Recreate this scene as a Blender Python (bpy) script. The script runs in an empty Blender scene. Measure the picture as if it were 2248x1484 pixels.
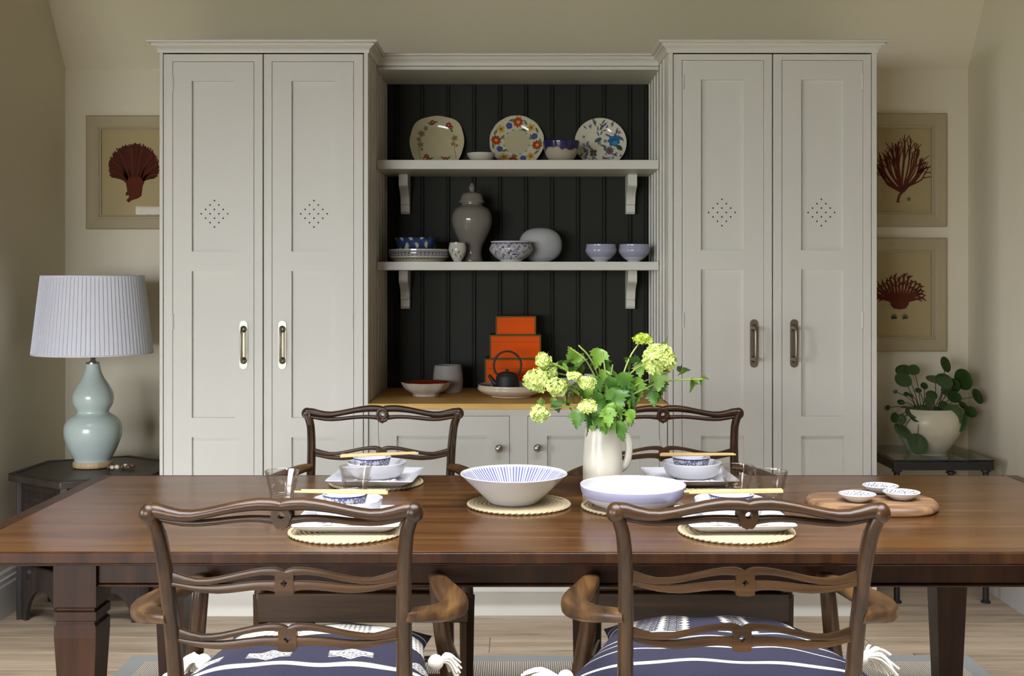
import bpy, bmesh, math, random
import numpy as np
from mathutils import Vector, Matrix

random.seed(7)
SC = bpy.context.scene
COL = SC.collection
PI = math.pi

# ------------------------------------------------------------------ camera
F = 2590.0                       # focal length in photo pixels (2248 wide)
VX, VY = 1137.0, 610.0           # vanishing point of the room's depth axis
CH = 1.35                        # camera height
cam_d = bpy.data.cameras.new('camera')
cam = bpy.data.objects.new('camera', cam_d)
COL.objects.link(cam)
cam.location = (0, 0, CH)
cam.rotation_euler = (PI / 2, 0, 0)
cam_d.sensor_width = 36.0
cam_d.lens = 36.0 * F / 2248.0
cam_d.shift_x = (1124 - VX) / 2248.0
cam_d.shift_y = -(742 - VY) / 2248.0
cam_d.clip_start = 0.05
cam_d.dof.use_dof = False
SC.camera = cam

# ------------------------------------------------------------------ world, window light, exposure
W = bpy.data.worlds.new('world')
SC.world = W
W.use_nodes = True
bg = W.node_tree.nodes['Background']
bg.inputs[0].default_value = (0.95, 0.975, 1.05, 1)     # bright overcast sky, camera balanced to daylight
bg.inputs[1].default_value = 22.0

def window_portal(name, loc, rot, sx, sy):
    """marks a window opening so that the sky is sampled through it"""
    ld = bpy.data.lights.new(name, 'AREA')
    ld.shape = 'RECTANGLE'; ld.size = sx; ld.size_y = sy
    ld.cycles.is_portal = True
    o = bpy.data.objects.new(name, ld); COL.objects.link(o)
    o.location = loc; o.rotation_euler = rot
    return o
window_portal('portal_rear_doors', (-2.75, -2.57, 1.11), (PI / 2, 0, 0), 3.2, 2.18)
window_portal('portal_roof_light', (0.2, 0.4, 4.17), (0, 0, 0), 5.0, 3.2)
window_portal('portal_side_doors', (-4.77, 0.5, 1.11), (0, -PI / 2, 0), 2.18, 2.0)

SC.view_settings.view_transform = 'Standard'
SC.view_settings.look = 'None'
SC.view_settings.gamma = 1.0
SC.view_settings.use_curve_mapping = False
SC.view_settings.exposure = 0.12
try:
    SC.cycles.max_bounces = 10
    SC.cycles.diffuse_bounces = 5
    SC.cycles.glossy_bounces = 5
    SC.cycles.transmission_bounces = 10
    SC.cycles.transparent_max_bounces = 12
    SC.cycles.caustics_reflective = False
    SC.cycles.caustics_refractive = False
    SC.cycles.sample_clamp_indirect = 4.0
except Exception:
    pass

def P(px, py, d):
    """photo pixel at a known depth (metres from the camera plane) -> room position"""
    return Vector(((px - VX) * d / F, d, CH - (py - VY) * d / F))
def PX(px, d): return (px - VX) * d / F
def PZ(py, d): return CH - (py - VY) * d / F

# ------------------------------------------------------------------ materials
def lin(c):
    c = c / 255.0
    return c / 12.92 if c <= 0.04045 else ((c + 0.055) / 1.055) ** 2.4
def rgb(r, g, b): return (lin(r), lin(g), lin(b), 1.0)

def newmat(name):
    m = bpy.data.materials.new(name); m.use_nodes = True
    nt = m.node_tree
    return m, nt, nt.nodes['Principled BSDF']

def plain(name, col, rough=0.5, metal=0.0, bump=0.0, bscale=60.0, var=0.0, coat=0.0, spec=0.5, aniso=None, sheen=0.0):
    m, nt, b = newmat(name)
    b.inputs['Base Color'].default_value = col
    b.inputs['Roughness'].default_value = rough
    b.inputs['Metallic'].default_value = metal
    b.inputs['Specular IOR Level'].default_value = spec
    b.inputs['Coat Weight'].default_value = coat
    b.inputs['Sheen Weight'].default_value = sheen
    if bump or var:
        tc = nt.nodes.new('ShaderNodeTexCoord')
        nz = nt.nodes.new('ShaderNodeTexNoise'); nz.inputs['Scale'].default_value = bscale
        nz.inputs['Detail'].default_value = 4
        nt.links.new(tc.outputs['Object'], nz.inputs['Vector'])
        if var:
            mx = nt.nodes.new('ShaderNodeMix'); mx.data_type = 'RGBA'
            mx.inputs[6].default_value = tuple(max(0, c * (1 - var)) for c in col[:3]) + (1,)
            mx.inputs[7].default_value = tuple(min(1, c * (1 + var)) for c in col[:3]) + (1,)
            nt.links.new(nz.outputs['Fac'], mx.inputs[0])
            nt.links.new(mx.outputs[2], b.inputs['Base Color'])
        if bump:
            bp = nt.nodes.new('ShaderNodeBump'); bp.inputs['Strength'].default_value = bump
            bp.inputs['Distance'].default_value = 0.002
            nt.links.new(nz.outputs['Fac'], bp.inputs['Height'])
            nt.links.new(bp.outputs['Normal'], b.inputs['Normal'])
    return m

def wood(name, c1, c2, c3, rough=0.35, axis='X', scale=1.0, coat=0.0, rand=0.25, bump=0.12, spec=0.5, dark=0.0, fine=0.35):
    """grain streaks stretched along one axis, with per-object variation"""
    m, nt, b = newmat(name)
    N, L = nt.nodes, nt.links
    tc = N.new('ShaderNodeTexCoord')
    oi = N.new('ShaderNodeObjectInfo')
    mp = N.new('ShaderNodeMapping')
    sc = {'X': (0.9, 14, 14), 'Y': (14, 0.9, 14), 'Z': (14, 14, 0.9)}[axis]
    mp.inputs['Scale'].default_value = tuple(s * scale for s in sc)
    off = N.new('ShaderNodeVectorMath'); off.operation = 'SCALE'
    cx = N.new('ShaderNodeCombineXYZ')
    for i in range(3): L.new(oi.outputs['Random'], cx.inputs[i])
    L.new(cx.outputs[0], off.inputs[0]); off.inputs['Scale'].default_value = 37.0
    ad = N.new('ShaderNodeVectorMath'); ad.operation = 'ADD'
    L.new(tc.outputs['Object'], ad.inputs[0]); L.new(off.outputs[0], ad.inputs[1])
    L.new(ad.outputs[0], mp.inputs['Vector'])
    n1 = N.new('ShaderNodeTexNoise'); n1.inputs['Scale'].default_value = 1.6; n1.inputs['Detail'].default_value = 6
    n1.inputs['Distortion'].default_value = 0.6
    L.new(mp.outputs[0], n1.inputs['Vector'])
    n2 = N.new('ShaderNodeTexNoise'); n2.inputs['Scale'].default_value = 9; n2.inputs['Detail'].default_value = 3
    L.new(mp.outputs[0], n2.inputs['Vector'])
    r1 = N.new('ShaderNodeValToRGB')
    r1.color_ramp.elements[0].position = 0.3; r1.color_ramp.elements[0].color = c1
    r1.color_ramp.elements[1].position = 0.72; r1.color_ramp.elements[1].color = c3
    e = r1.color_ramp.elements.new(0.5); e.color = c2
    L.new(n1.outputs['Fac'], r1.inputs['Fac'])
    mx = N.new('ShaderNodeMix'); mx.data_type = 'RGBA'; mx.blend_type = 'MULTIPLY'
    mx.inputs[0].default_value = fine
    L.new(r1.outputs[0], mx.inputs[6])
    r2 = N.new('ShaderNodeValToRGB')
    r2.color_ramp.elements[0].position = 0.35; r2.color_ramp.elements[0].color = (0.45, 0.42, 0.4, 1)
    r2.color_ramp.elements[1].position = 0.6; r2.color_ramp.elements[1].color = (1, 1, 1, 1)
    L.new(n2.outputs['Fac'], r2.inputs['Fac'])
    L.new(r2.outputs[0], mx.inputs[7])
    hs = N.new('ShaderNodeHueSaturation')
    mr = N.new('ShaderNodeMapRange'); mr.inputs['To Min'].default_value = 1 - rand; mr.inputs['To Max'].default_value = 1 + rand
    L.new(oi.outputs['Random'], mr.inputs['Value']); L.new(mr.outputs[0], hs.inputs['Value'])
    L.new(mx.outputs[2], hs.inputs['Color'])
    last = hs.outputs[0]
    if dark:   # short dark grain flecks (knots and checks)
        mp2 = N.new('ShaderNodeMapping')
        s2 = {'X': (1.6, 16, 16), 'Y': (16, 1.6, 16), 'Z': (16, 16, 1.6)}[axis]
        mp2.inputs['Scale'].default_value = s2
        L.new(ad.outputs[0], mp2.inputs['Vector'])
        n3 = N.new('ShaderNodeTexNoise'); n3.inputs['Scale'].default_value = 1.5; n3.inputs['Detail'].default_value = 5
        L.new(mp2.outputs[0], n3.inputs['Vector'])
        r3 = N.new('ShaderNodeValToRGB')
        r3.color_ramp.elements[0].position = 0.62; r3.color_ramp.elements[0].color = (1, 1, 1, 1)
        r3.color_ramp.elements[1].position = 0.72; r3.color_ramp.elements[1].color = (1 - dark, 1 - dark, 1 - dark, 1)
        L.new(n3.outputs['Fac'], r3.inputs['Fac'])
        m3 = N.new('ShaderNodeMix'); m3.data_type = 'RGBA'; m3.blend_type = 'MULTIPLY'; m3.inputs[0].default_value = 1
        L.new(last, m3.inputs[6]); L.new(r3.outputs[0], m3.inputs[7]); last = m3.outputs[2]
    L.new(last, b.inputs['Base Color'])
    b.inputs['Roughness'].default_value = rough
    b.inputs['Coat Weight'].default_value = coat
    b.inputs['Coat Roughness'].default_value = 0.12
    b.inputs['Specular IOR Level'].default_value = spec
    bp = N.new('ShaderNodeBump'); bp.inputs['Strength'].default_value = bump; bp.inputs['Distance'].default_value = 0.001
    L.new(n2.outputs['Fac'], bp.inputs['Height']); L.new(bp.outputs['Normal'], b.inputs['Normal'])
    return m

def painted(name, rough=0.15, coat=0.0, bump=0.0, bscale=300, sheen=0.0):
    """colour comes from the decoration stored on the mesh (glaze print, woven pattern)"""
    m, nt, b = newmat(name)
    ca = nt.nodes.new('ShaderNodeVertexColor'); ca.layer_name = 'decoration'
    nt.links.new(ca.outputs['Color'], b.inputs['Base Color'])
    b.inputs['Roughness'].default_value = rough
    b.inputs['Coat Weight'].default_value = coat
    b.inputs['Sheen Weight'].default_value = sheen
    if bump:
        tc = nt.nodes.new('ShaderNodeTexCoord')
        nz = nt.nodes.new('ShaderNodeTexNoise'); nz.inputs['Scale'].default_value = bscale
        nt.links.new(tc.outputs['Object'], nz.inputs['Vector'])
        bp = nt.nodes.new('ShaderNodeBump'); bp.inputs['Strength'].default_value = bump; bp.inputs['Distance'].default_value = 0.001
        nt.links.new(nz.outputs['Fac'], bp.inputs['Height']); nt.links.new(bp.outputs['Normal'], b.inputs['Normal'])
    return m

def glassmat(name, col=(1, 1, 1, 1), rough=0.0, ior=1.45):
    m, nt, b = newmat(name)
    b.inputs['Base Color'].default_value = col
    b.inputs['Roughness'].default_value = rough
    b.inputs['Transmission Weight'].default_value = 1.0
    b.inputs['IOR'].default_value = ior
    return m

def panemat(name, ior=1.45, tint=(1, 1, 1, 1)):
    m = bpy.data.materials.new(name); m.use_nodes = True
    nt = m.node_tree; nt.nodes.clear()
    out = nt.nodes.new('ShaderNodeOutputMaterial')
    tr = nt.nodes.new('ShaderNodeBsdfTransparent'); tr.inputs[0].default_value = tint
    gl = nt.nodes.new('ShaderNodeBsdfGlossy'); gl.inputs['Roughness'].default_value = 0.02
    fr = nt.nodes.new('ShaderNodeFresnel'); fr.inputs['IOR'].default_value = ior
    mx = nt.nodes.new('ShaderNodeMixShader')
    nt.links.new(fr.outputs[0], mx.inputs[0])
    nt.links.new(tr.outputs[0], mx.inputs[1]); nt.links.new(gl.outputs[0], mx.inputs[2])
    nt.links.new(mx.outputs[0], out.inputs[0])
    return m

def drinkglass(name):
    """thin clear wall: see-through face on, mirror-like at the edges"""
    m = bpy.data.materials.new(name); m.use_nodes = True
    nt = m.node_tree; nt.nodes.clear(); L = nt.links
    out = nt.nodes.new('ShaderNodeOutputMaterial')
    tr = nt.nodes.new('ShaderNodeBsdfTransparent'); tr.inputs[0].default_value = (0.97, 0.96, 0.95, 1)
    gl = nt.nodes.new('ShaderNodeBsdfGlossy'); gl.inputs['Roughness'].default_value = 0.03
    lw = nt.nodes.new('ShaderNodeLayerWeight'); lw.inputs['Blend'].default_value = 0.5
    pw = nt.nodes.new('ShaderNodeMath'); pw.operation = 'POWER'; pw.inputs[1].default_value = 2.2
    ma = nt.nodes.new('ShaderNodeMath'); ma.operation = 'MULTIPLY_ADD'; ma.inputs[1].default_value = 0.8; ma.inputs[2].default_value = 0.06
    mx = nt.nodes.new('ShaderNodeMixShader')
    L.new(lw.outputs['Facing'], pw.inputs[0]); L.new(pw.outputs[0], ma.inputs[0]); L.new(ma.outputs[0], mx.inputs[0])
    L.new(tr.outputs[0], mx.inputs[1]); L.new(gl.outputs[0], mx.inputs[2]); L.new(mx.outputs[0], out.inputs[0])
    return m

M = {}
M['wall'] = plain('wall_paint', rgb(222, 214, 192), 0.85, bump=0.04, bscale=40)
M['roomwall'] = plain('dim_room_paint', rgb(138, 126, 106), 0.85)  # unseen walls, toned dark to weaken the bounced light
M['dimceiling'] = wood('dim_ceiling_wood', rgb(84, 62, 42), rgb(104, 80, 56), rgb(122, 96, 68), 0.6, 'X', rand=0.1)  # unseen ceiling, dark finish invented so less light bounces onto the cabinets
M['dimfloor'] = plain('dim_floor_finish', rgb(84, 80, 74), 0.7)  # unseen floor, dark finish invented to cut light bounced upward
M['skirting'] = plain('skirting_paint', rgb(205, 203, 199), 0.5)
M['paint'] = plain('cabinet_paint', rgb(211, 209, 198), 0.42, bump=0.02, bscale=25)
M['darkpaint'] = plain('dark_board_paint', rgb(40, 41, 34), 0.6, spec=0.18, bump=0.03, bscale=25)
M['hole'] = plain('hole_shade', rgb(30, 28, 24), 0.9)  # dark colour stands in for the shade inside the vent holes
M['oak'] = wood('oak_worktop', rgb(218, 170, 92), rgb(234, 190, 110), rgb(244, 206, 130), 0.5, 'X', rand=0.05, spec=0.25, fine=0.2)
M['table'] = wood('table_wood', rgb(66, 39, 17), rgb(82, 52, 25), rgb(100, 67, 34), 0.2, 'X', rand=0.05, coat=0.0, bump=0.0, spec=0.32, fine=0.3)
M['tableleg'] = wood('table_leg_wood', rgb(36, 19, 8), rgb(47, 26, 11), rgb(60, 35, 16), 0.35, 'Z', rand=0.05, coat=0.0, spec=0.2, bump=0.0)
M['chair'] = wood('chair_walnut', rgb(36, 23, 12), rgb(54, 36, 19), rgb(70, 48, 27), 0.3, 'Z', scale=1.5, rand=0.04, coat=0.0, spec=0.3, bump=0.05)
M['chairx'] = wood('chair_walnut_rail', rgb(38, 25, 13), rgb(57, 38, 20), rgb(73, 50, 28), 0.3, 'X', scale=1.5, rand=0.04, coat=0.0, spec=0.3, bump=0.05)
M['arm'] = wood('chair_arm_worn', rgb(46, 30, 17), rgb(70, 48, 27), rgb(112, 80, 44), 0.36, 'Y', scale=1.3, rand=0.05, coat=0.0, spec=0.3)
M['carved'] = wood('carved_dark_wood', rgb(30, 24, 20), rgb(46, 38, 33), rgb(60, 50, 44), 0.5, 'Z', scale=1.2, rand=0.08, bump=0.4)
M['carvedtop'] = wood('carved_dark_wood_top', rgb(36, 30, 26), rgb(52, 44, 38), rgb(66, 56, 50), 0.4, 'X', scale=1.0, rand=0.08, bump=0.2)
M['floor'] = wood('floor_oak', rgb(164, 144, 119), rgb(187, 167, 141), rgb(200, 181, 157), 0.5, 'X', scale=0.8, rand=0.1, bump=0.1, dark=0.45)
M['white'] = plain('white_porcelain', rgb(204, 204, 207), 0.12)
M['cream'] = plain('cream_stoneware', rgb(190, 184, 166), 0.3)
M['greyglaze'] = plain('grey_glaze', rgb(128, 122, 112), 0.1)
M['palegrey'] = plain('pale_grey_matte', rgb(178, 180, 180), 0.6, bump=0.15, bscale=120)
M['greypot'] = plain('grey_stoneware', rgb(150, 146, 138), 0.7, bump=0.2, bscale=80, var=0.08)
M['celadon'] = plain('celadon_glaze', rgb(188, 204, 198), 0.22, coat=0.2)
M['shade'] = plain('lampshade_fabric', rgb(224, 227, 236), 0.85, sheen=0.2)
M['nickel'] = plain('brushed_nickel', rgb(176, 170, 156), 0.3, metal=1.0)
M['chrome'] = plain('chrome', rgb(210, 205, 198), 0.12, metal=1.0)
M['brass'] = plain('antique_brass', rgb(142, 136, 118), 0.36, metal=1.0)
M['palewood'] = wood('pale_wood', rgb(176, 146, 106), rgb(200, 172, 130), rgb(214, 190, 150), 0.5, 'Z', rand=0.02)
M['bamboo'] = wood('bamboo', rgb(196, 160, 104), rgb(216, 182, 126), rgb(228, 200, 150), 0.45, 'X', rand=0.05)
M['inkblue'] = plain('blue_stripe', rgb(60, 70, 130), 0.2)
M['oliveground'] = plain('dim_olive_ground', rgb(104, 106, 66), 0.9)  # unseen ground, darkened to olive to dim and tint upward light
M['iron'] = plain('cast_iron', rgb(30, 30, 30), 0.55, bump=0.25, bscale=500)
M['lacquer'] = plain('orange_lacquer', rgb(226, 84, 0), 0.45, spec=0.08)
M['lacquertrim'] = plain('olive_gold_lacquer', rgb(104, 80, 24), 0.5, spec=0.15)
M['redlacquer'] = plain('red_lacquer', rgb(122, 34, 14), 0.12)
M['frame'] = plain('frame_paint', rgb(168, 154, 122), 0.6)
M['paper'] = plain('print_paper', rgb(180, 162, 116), 0.75)
M['coral'] = plain('coral_ink', rgb(92, 36, 14), 0.75, spec=0.2, var=0.35, bscale=90)
M['coral2'] = plain('coral_ink_dark', rgb(70, 28, 11), 0.75, spec=0.2, var=0.4, bscale=90)
M['inkgrey'] = plain('grey_ink', rgb(96, 94, 78), 0.7)
M['pane'] = panemat('clear_pane')
M['artglass'] = panemat('low_reflection_picture_glass', 1.16)
M['glass'] = drinkglass('tumbler_glass')
M['tableglass'] = glassmat('table_glass', (0.82, 0.92, 0.88, 1), ior=1.45)
M['black'] = plain('black_metal', rgb(26, 28, 26), 0.4)
M['leaf'] = plain('viburnum_leaf', rgb(66, 106, 26), 0.45, var=0.35, bscale=30, sheen=0.1)
M['leaf2'] = plain('viburnum_leaf_pale', rgb(110, 146, 50), 0.5, var=0.25, bscale=30)
M['stem'] = plain('green_stem', rgb(142, 158, 74), 0.5)
M['petal'] = plain('green_white_petal', rgb(200, 214, 122), 0.65, var=0.2, bscale=60)
M['petal2'] = plain('lime_petal', rgb(172, 190, 62), 0.6, var=0.2, bscale=60)
M['pilea'] = plain('pilea_leaf', rgb(46, 72, 32), 0.3, var=0.3, bscale=20)
M['pileastem'] = plain('pilea_stem', rgb(62, 60, 40), 0.5)
M['soil'] = plain('soil', rgb(40, 32, 26), 0.95, bump=0.6, bscale=200)
M['potwhite'] = plain('pot_glaze', rgb(206, 200, 174), 0.3)
M['rugborder'] = plain('rug_border_cloth', rgb(150, 153, 148), 0.9, bump=0.3, bscale=900)
M['tassel'] = plain('cream_wool', rgb(216, 210, 196), 0.95, sheen=0.3)
M['napkin'] = painted('napkin_cloth', 0.9)
M['ceramic'] = painted('decorated_ceramic', 0.12)
M['cloth'] = painted('woven_cushion', 0.95, bump=0.25, bscale=700)
M['board'] = wood('acacia_board', rgb(78, 54, 38), rgb(136, 102, 72), rgb(184, 148, 104), 0.45, 'X', scale=1.1, rand=0.02, dark=0.3)
M['mat'] = plain('seagrass', rgb(176, 160, 126), 0.85, bump=0.5, bscale=400, var=0.25)
M['shell'] = plain('shell', rgb(216, 206, 176), 0.25)
M['shell2'] = plain('brown_shell', rgb(98, 76, 56), 0.3)

def rug_material():
    m, nt, b = newmat('ribbed_sisal')
    N, L = nt.nodes, nt.links
    tc = N.new('ShaderNodeTexCoord')
    wv = N.new('ShaderNodeTexWave'); wv.wave_type = 'BANDS'; wv.bands_direction = 'X'
    wv.inputs['Scale'].default_value = 1 / 0.0075 * 2 * PI / 20.0
    wv.inputs['Distortion'].default_value = 0.3
    L.new(tc.outputs['Object'], wv.inputs['Vector'])
    rp = N.new('ShaderNodeValToRGB')
    rp.color_ramp.elements[0].color = rgb(120, 108, 94); rp.color_ramp.elements[0].position = 0.15
    rp.color_ramp.elements[1].color = rgb(214, 206, 190); rp.color_ramp.elements[1].position = 0.6
    L.new(wv.outputs['Fac'], rp.inputs['Fac']); L.new(rp.outputs[0], b.inputs['Base Color'])
    bp = N.new('ShaderNodeBump'); bp.inputs['Strength'].default_value = 0.6; bp.inputs['Distance'].default_value = 0.003
    L.new(wv.outputs['Fac'], bp.inputs['Height']); L.new(bp.outputs['Normal'], b.inputs['Normal'])
    b.inputs['Roughness'].default_value = 0.95
    return m
M['sisal'] = rug_material()

# ------------------------------------------------------------------ mesh building
class MB:
    def __init__(s): s.v = []; s.f = []
    def add(s, verts, faces):
        n = len(s.v); s.v.extend([tuple(p) for p in verts]); s.f.extend([tuple(n + i for i in f) for f in faces]); return s
    def box(s, x0, x1, y0, y1, z0, z1):
        return s.add([(x0, y0, z0), (x1, y0, z0), (x1, y1, z0), (x0, y1, z0), (x0, y0, z1), (x1, y0, z1), (x1, y1, z1), (x0, y1, z1)],
                     [(0, 3, 2, 1), (4, 5, 6, 7), (0, 1, 5, 4), (1, 2, 6, 5), (2, 3, 7, 6), (3, 0, 4, 7)])
    def prism(s, poly, axis, a, b):
        """poly: 2D points; axis 'z': (x,y); 'y': (x,z); 'x': (y,z)"""
        mk = {'z': lambda p, t: (p[0], p[1], t), 'y': lambda p, t: (p[0], t, p[1]), 'x': lambda p, t: (t, p[0], p[1])}[axis]
        n = len(poly)
        return s.add([mk(p, a) for p in poly] + [mk(p, b) for p in poly],
                     [tuple(range(n))[::-1], tuple(range(n, 2 * n))] + [(i, (i + 1) % n, n + (i + 1) % n, n + i) for i in range(n)])
    def ring(s, outer, inner, axis, a, b):
        mk = {'z': lambda p, t: (p[0], p[1], t), 'y': lambda p, t: (p[0], t, p[1]), 'x': lambda p, t: (t, p[0], p[1])}[axis]
        n = len(outer)
        vs = [mk(p, a) for p in outer] + [mk(p, a) for p in inner] + [mk(p, b) for p in outer] + [mk(p, b) for p in inner]
        fs = []
        for i in range(n):
            j = (i + 1) % n
            fs += [(i, n + i, n + j, j), (2 * n + i, 2 * n + j, 3 * n + j, 3 * n + i), (i, j, 2 * n + j, 2 * n + i), (n + j, n + i, 3 * n + i, 3 * n + j)]
        return s.add(vs, fs)
    def tube(s, path, radii, n=10, flat=None, cap=True, up=None, power=2.0):
        """round (or flattened: flat=(side scale, up scale)) bar along a path"""
        path = [Vector(p) for p in path]
        if not hasattr(radii, '__len__'): radii = [radii] * len(path)
        T = []
        for i in range(len(path)):
            a = path[max(0, i - 1)]; b = path[min(len(path) - 1, i + 1)]
            t = b - a
            T.append(t.normalized() if t.length > 1e-9 else Vector((0, 0, 1)))
        ref = Vector(up) if up else (Vector((0, 0, 1)) if abs(T[0].z) < 0.9 else Vector((0, 1, 0)))
        vs = []; nrm = (ref - T[0] * ref.dot(T[0])).normalized()
        for i, p in enumerate(path):
            if up: nrm = (ref - T[i] * ref.dot(T[i])).normalized()
            else:
                nrm = nrm - T[i] * nrm.dot(T[i]); nrm.normalize()
            sd = T[i].cross(nrm)
            fs, fu = flat if flat else (1, 1)
            for k in range(n):
                a = 2 * PI * k / n
                c, d = math.cos(a), math.sin(a)
                if power != 2.0:
                    c = math.copysign(abs(c) ** (2 / power), c); d = math.copysign(abs(d) ** (2 / power), d)
                vs.append(p + (sd * c * fs + nrm * d * fu) * radii[i])
        fc = []
        m = len(path)
        for i in range(m - 1):
            for k in range(n):
                j = (k + 1) % n
                fc.append((i * n + k, i * n + j, (i + 1) * n + j, (i + 1) * n + k))
        if cap:
            fc.append(tuple(range(n))[::-1]); fc.append(tuple((m - 1) * n + k for k in range(n)))
        return s.add(vs, fc)
    def ribbon(s, xs, zt, zb, yc, th, n=12, power=2.0):
        """rail running along x between a top and a bottom outline, rounded section"""
        vs = []; fc = []
        for i, x in enumerate(xs):
            zc = (zt[i] + zb[i]) / 2; hh = (zt[i] - zb[i]) / 2
            y = yc[i] if hasattr(yc, '__len__') else yc
            for k in range(n):
                a = 2 * PI * (k + 0.5) / n
                c, d = math.cos(a), math.sin(a)
                c = math.copysign(abs(c) ** (2 / power), c); d = math.copysign(abs(d) ** (2 / power), d)
                vs.append((x, y + c * th / 2, zc + d * hh))
        m = len(xs)
        for i in range(m - 1):
            for k in range(n):
                j = (k + 1) % n
                fc.append((i * n + k, (i + 1) * n + k, (i + 1) * n + j, i * n + j))
        fc.append(tuple(range(n))); fc.append(tuple((m - 1) * n + k for k in range(n))[::-1])
        return s.add(vs, fc)
    def lathe(s, prof, n=40, c=(0, 0, 0), scallop=None, cap=True):
        vs = []; fc = []; m = len(prof)
        for (r, z) in prof:
            for k in range(n):
                a = 2 * PI * k / n
                rr = r * (scallop(a, r) if scallop else 1)
                vs.append((c[0] + rr * math.cos(a), c[1] + rr * math.sin(a), c[2] + z))
        for i in range(m - 1):
            for k in range(n):
                j = (k + 1) % n
                fc.append((i * n + k, i * n + j, (i + 1) * n + j, (i + 1) * n + k))
        if cap and prof[0][0] > 1e-5: fc.append(tuple(range(n))[::-1])
        if cap and prof[-1][0] > 1e-5: fc.append(tuple((m - 1) * n + k for k in range(n)))
        return s.add(vs, fc)
    def sphere(s, c, r, n=10, m=7, sc=(1, 1, 1)):
        prof = [(max(1e-6, r * math.sin(PI * i / m)), -r * math.cos(PI * i / m)) for i in range(m + 1)]
        k0 = len(s.v); s.lathe(prof, n)
        s.v[k0:] = [(c[0] + x * sc[0], c[1] + y * sc[1], c[2] + z * sc[2]) for (x, y, z) in s.v[k0:]]
        return s
    def torus(s, c, R, r, axis='y', n=24, m=8, sx=1.0, sz=1.0):
        path = []
        vs = []; fc = []
        for i in range(n):
            a = 2 * PI * i / n
            for k in range(m):
                b = 2 * PI * k / m
                rr = R + r * math.cos(b); h = r * math.sin(b)
                if axis == 'y': vs.append((c[0] + rr * math.cos(a) * sx, c[1] + h, c[2] + rr * math.sin(a) * sz))
                else: vs.append((c[0] + rr * math.cos(a) * sx, c[1] + rr * math.sin(a) * sz, c[2] + h))
        for i in range(n):
            for k in range(m):
                i2 = (i + 1) % n; k2 = (k + 1) % m
                fc.append((i * m + k, i2 * m + k, i2 * m + k2, i * m + k2))
        return s.add(vs, fc)
    def xform(s, mat, start=0):
        s.v[start:] = [tuple(mat @ Vector(p)) for p in s.v[start:]]; return s
    def build(s, name, mat, parent=None, loc=None, rot=None, bevel=0.0, smooth=40, segs=2, cols=None, kind=None, label=None):
        me = bpy.data.meshes.new(name)
        me.from_pydata(s.v, [], s.f)
        bm = bmesh.new(); bm.from_mesh(me)
        bmesh.ops.recalc_face_normals(bm, faces=bm.faces)
        if bevel:
            es = [e for e in bm.edges if len(e.link_faces) == 2 and e.calc_face_angle(0) > 0.6]
            rb = bmesh.ops.bevel(bm, geom=es, offset=bevel, segments=segs, affect='EDGES', profile=0.5, clamp_overlap=True)
            for fc in bm.faces: fc.smooth = False
            for fc in rb['faces']: fc.smooth = True
        bm.to_mesh(me); bm.free()
        if cols is not None and not bevel:
            at = me.color_attributes.new('decoration', 'FLOAT_COLOR', 'POINT')
            arr = np.ones((len(me.vertices), 4), dtype=np.float32); arr[:, :3] = cols
            at.data.foreach_set('color', arr.ravel())
        if smooth and not bevel:
            me.polygons.foreach_set('use_smooth', [True] * len(me.polygons))
            me.set_sharp_from_angle(angle=math.radians(smooth))
        me.materials.append(M[mat] if isinstance(mat, str) else mat)
        o = bpy.data.objects.new(name, me); COL.objects.link(o)
        if parent: o.parent = parent
        if loc: o.location = loc
        if rot: o.rotation_euler = rot
        if kind: o['kind'] = kind
        if label: o['label'] = label
        return o

def thing(name, label, cat, loc=(0, 0, 0), rotz=0.0, group=None, rot=None):
    o = bpy.data.objects.new(name, None); COL.objects.link(o)
    o.empty_display_size = 0.05
    o.location = loc; o.rotation_euler = rot if rot else (0, 0, rotz)
    o['label'] = label; o['category'] = cat
    if group: o['group'] = group
    return o
def tag(o, label, cat, group=None):
    o['label'] = label; o['category'] = cat
    if group: o['group'] = group
    return o
def struct(o):
    o['kind'] = 'structure'; return o
def copy_tree(o, parent=None):
    c = o.copy(); COL.objects.link(c); c.parent = parent
    for ch in list(o.children): copy_tree(ch, c)
    return c
def lathe_cols(prof, n, fn, c=(0, 0, 0), scallop=None):
    """lathe plus the colour of every vertex from fn(theta, t along profile, r, z)"""
    mb = MB().lathe(prof, n, c, scallop)
    m = len(prof)
    seg = [0.0]
    for i in range(1, m): seg.append(seg[-1] + math.hypot(prof[i][0] - prof[i - 1][0], prof[i][1] - prof[i - 1][1]))
    th = np.tile(np.arange(n) * 2 * PI / n, m)
    t = np.repeat(np.array(seg) / seg[-1], n)
    r = np.repeat(np.array([p[0] for p in prof]), n)
    z = np.repeat(np.array([p[1] for p in prof]), n)
    return mb, fn(th, t, r, z)
def dense(prof, k):
    out = []
    for a, b in zip(prof[:-1], prof[1:]):
        for i in range(k): out.append((a[0] + (b[0] - a[0]) * i / k, a[1] + (b[1] - a[1]) * i / k))
    out.append(prof[-1]); return out
def smoothprof(pts, k=6):
    """Catmull-Rom through profile points"""
    out = []
    for i in range(len(pts) - 1):
        p0 = pts[max(0, i - 1)]; p1 = pts[i]; p2 = pts[i + 1]; p3 = pts[min(len(pts) - 1, i + 2)]
        for j in range(k):
            t = j / k
            q = []
            for a in range(len(p1)):
                q.append(0.5 * (2 * p1[a] + (p2[a] - p0[a]) * t + (2 * p0[a] - 5 * p1[a] + 4 * p2[a] - p3[a]) * t * t + (3 * p1[a] - p0[a] - 3 * p2[a] + p3[a]) * t ** 3))
            out.append(tuple(q))
    out.append(tuple(pts[-1])); return out
def C3(r, g, b): return np.array([lin(r), lin(g), lin(b)])
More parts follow.
